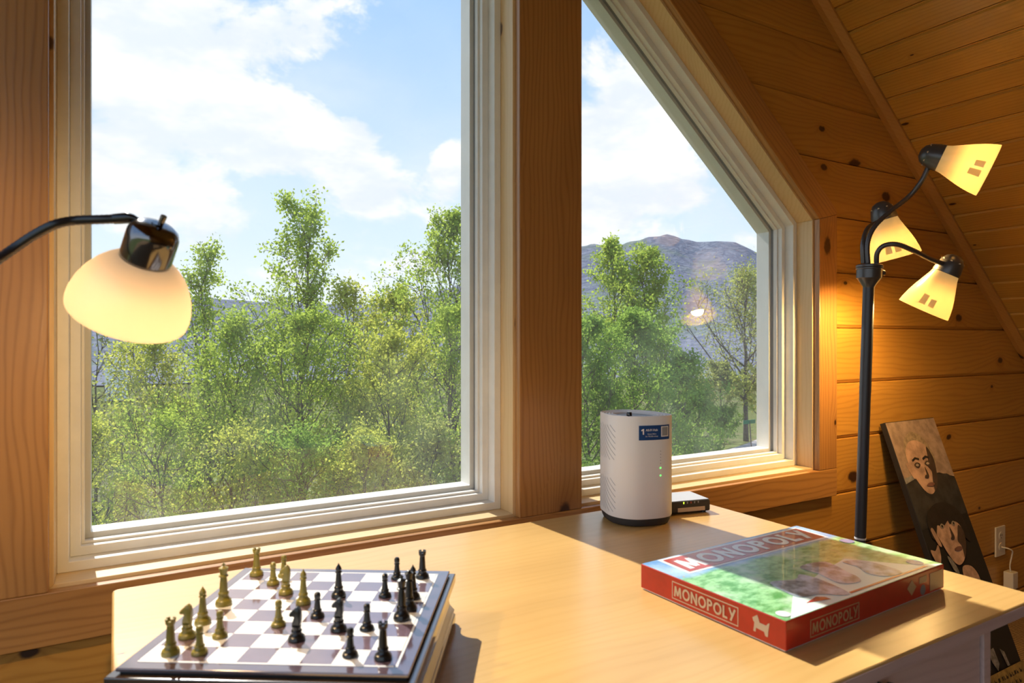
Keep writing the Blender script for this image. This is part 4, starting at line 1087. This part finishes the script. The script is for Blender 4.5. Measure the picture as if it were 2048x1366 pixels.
tree('leafy_tree', 'bushy yellow-green tree in the lower right of the left window', 775, 690, 10.5, 1.6, 14000, .055, l4, 9, group=GL, shape=.55)
tree('leafy_tree', 'leafy tree with dark slanting branches by the right frame of the left window', 905, 640, 11, 1.5, 12000, .055, l1, 10, group=GL, shape=.6)
tree('bare_tree', 'nearly leafless dark tree at the left edge of the left window', 190, 640, 12, 1.3, 1300, .07, l3, 11, bare=.5, group=GL, tw=.006)
tree('bare_tree', 'thin leafless tree half hidden under the cream lamp shade', 262, 655, 15, 1.4, 700, .07, l3, 12, bare=.6, group=GL, tw=.006)
for i, (px, py, dd, sp, lm, lab) in enumerate([(200, 860, 8.5, 1.1, l4, 'yellow-green shrub in the lower left corner of the left window'), (340, 850, 8.6, 1.2, l1, 'green shrub low in the left window, second from its left edge'),
        (480, 880, 8.4, 1.2, l4, 'yellowish shrub low in the left window above the gold king'), (620, 880, 8.4, 1.2, l2, 'deep green shrub low in the middle of the left window'),
        (750, 885, 8.6, 1.2, l4, 'yellowish shrub low in the left window above the black pieces'), (880, 870, 8.8, 1.1, l3, 'olive twiggy shrub in the lower right corner of the left window')]):
    tree('shrub', lab, px, py, dd, sp, 10000, .042, lm, 30 + i, group=GL, shape=.4, nprim=26, low=.12)
tree('young_tree', 'pointed young tree beside the post in the right window', 1222, 494, 20, 3.0, 11000, .095, l1, 13, group=GR, steep=.35)
tree('young_tree', 'second pointed young tree in the middle of the right window', 1305, 512, 19.5, 2.8, 10000, .095, l1, 14, group=GR, steep=.35)
tree('leafy_tree', 'dense green tree above the white hub in the right window', 1270, 640, 16, 2.2, 20000, .075, l2, 15, group=GR, shape=.5, nprim=40)
tree('leafy_tree', 'dense green tree close to the post in the right window', 1185, 660, 15, 1.7, 15000, .07, l2, 16, group=GR, shape=.5, nprim=34)
tree('leafy_tree', 'dense green tree left of the dark-branched tree in the right window', 1360, 725, 18, 1.4, 13000, .08, l2, 17, group=GR, shape=.5, nprim=34)
tree('budding_tree', 'open dark-branched tree just leafing out by the right frame', 1492, 556, 46, 6.2, 6500, .17, l3, 18, bare=.25, group=GR, tw=.022, trunk_r=.20, shape=.5, sig=.4)
tree('budding_tree', 'open dark-branched tree behind the slanted window corner', 1585, 590, 50, 6.0, 5500, .17, l3, 19, bare=.25, group=GR, tw=.022, shape=.5, sig=.4)
tree('leafy_tree', 'olive bushy tree below the dark-branched tree', 1440, 735, 44, 3.4, 10000, .15, l3, 20, group=GR, shape=.5)
tree('leafy_tree', 'olive bushy tree at the right edge above the road', 1530, 735, 47, 3.4, 9000, .15, l3, 21, group=GR, shape=.45)
tree('leafy_tree', 'green bushy tree between the hub and the road', 1375, 790, 24, 1.1, 6000, .085, l2, 22, group=GR, shape=.5)
tree('shrub', 'dark green shrub at the road bend', 1448, 820, 43, 2.3, 7000, .12, l2, 23, group=GR, shape=.4, low=.08)

# street sign, marker post and far house
sp = at(1505, 925, 38.5); gz = ground(sp.x, sp.y)
ss = thing('street_sign', 'small green street sign on a thin post beside the road', 'street sign', (sp.x, sp.y, gz))
MB().tube([(0, 0, -.1), (-.25, 0, 2.35)], .035, 8).build('post', M['bark'], ss)
MB().box(-.75, .22, -.02, .02, 2.2, 2.42).build('sign_panel', plain('sign_green', (.02, .16, .08), .5), ss, bevel=.01)
mp = at(1491, 905, 37); gz = ground(mp.x, mp.y)
tag(MB().lathe([(.11, -.1), (.11, .8), (.09, .88), (.01, .92)], 12).build('marker_post', M['white'], smooth=True), 'short white marker post on the grass beside the road', 'marker post').location = (mp.x, mp.y, gz)
hp = at(232, 716, 420); 
hs = thing('valley_house', 'tiny white house far down in the valley', 'house', (hp.x, hp.y, hp.z - 6))
MB().box(-6, 6, -4, 4, -20, 6).build('walls', M['white'], hs)
MB().loft([[(-6.6, -4.6, 6), (-6.6, 4.6, 6), (-6.6, 0, 9)], [(6.6, -4.6, 6), (6.6, 4.6, 6), (6.6, 0, 9)]]).build('roof', M['pgrey'], hs)
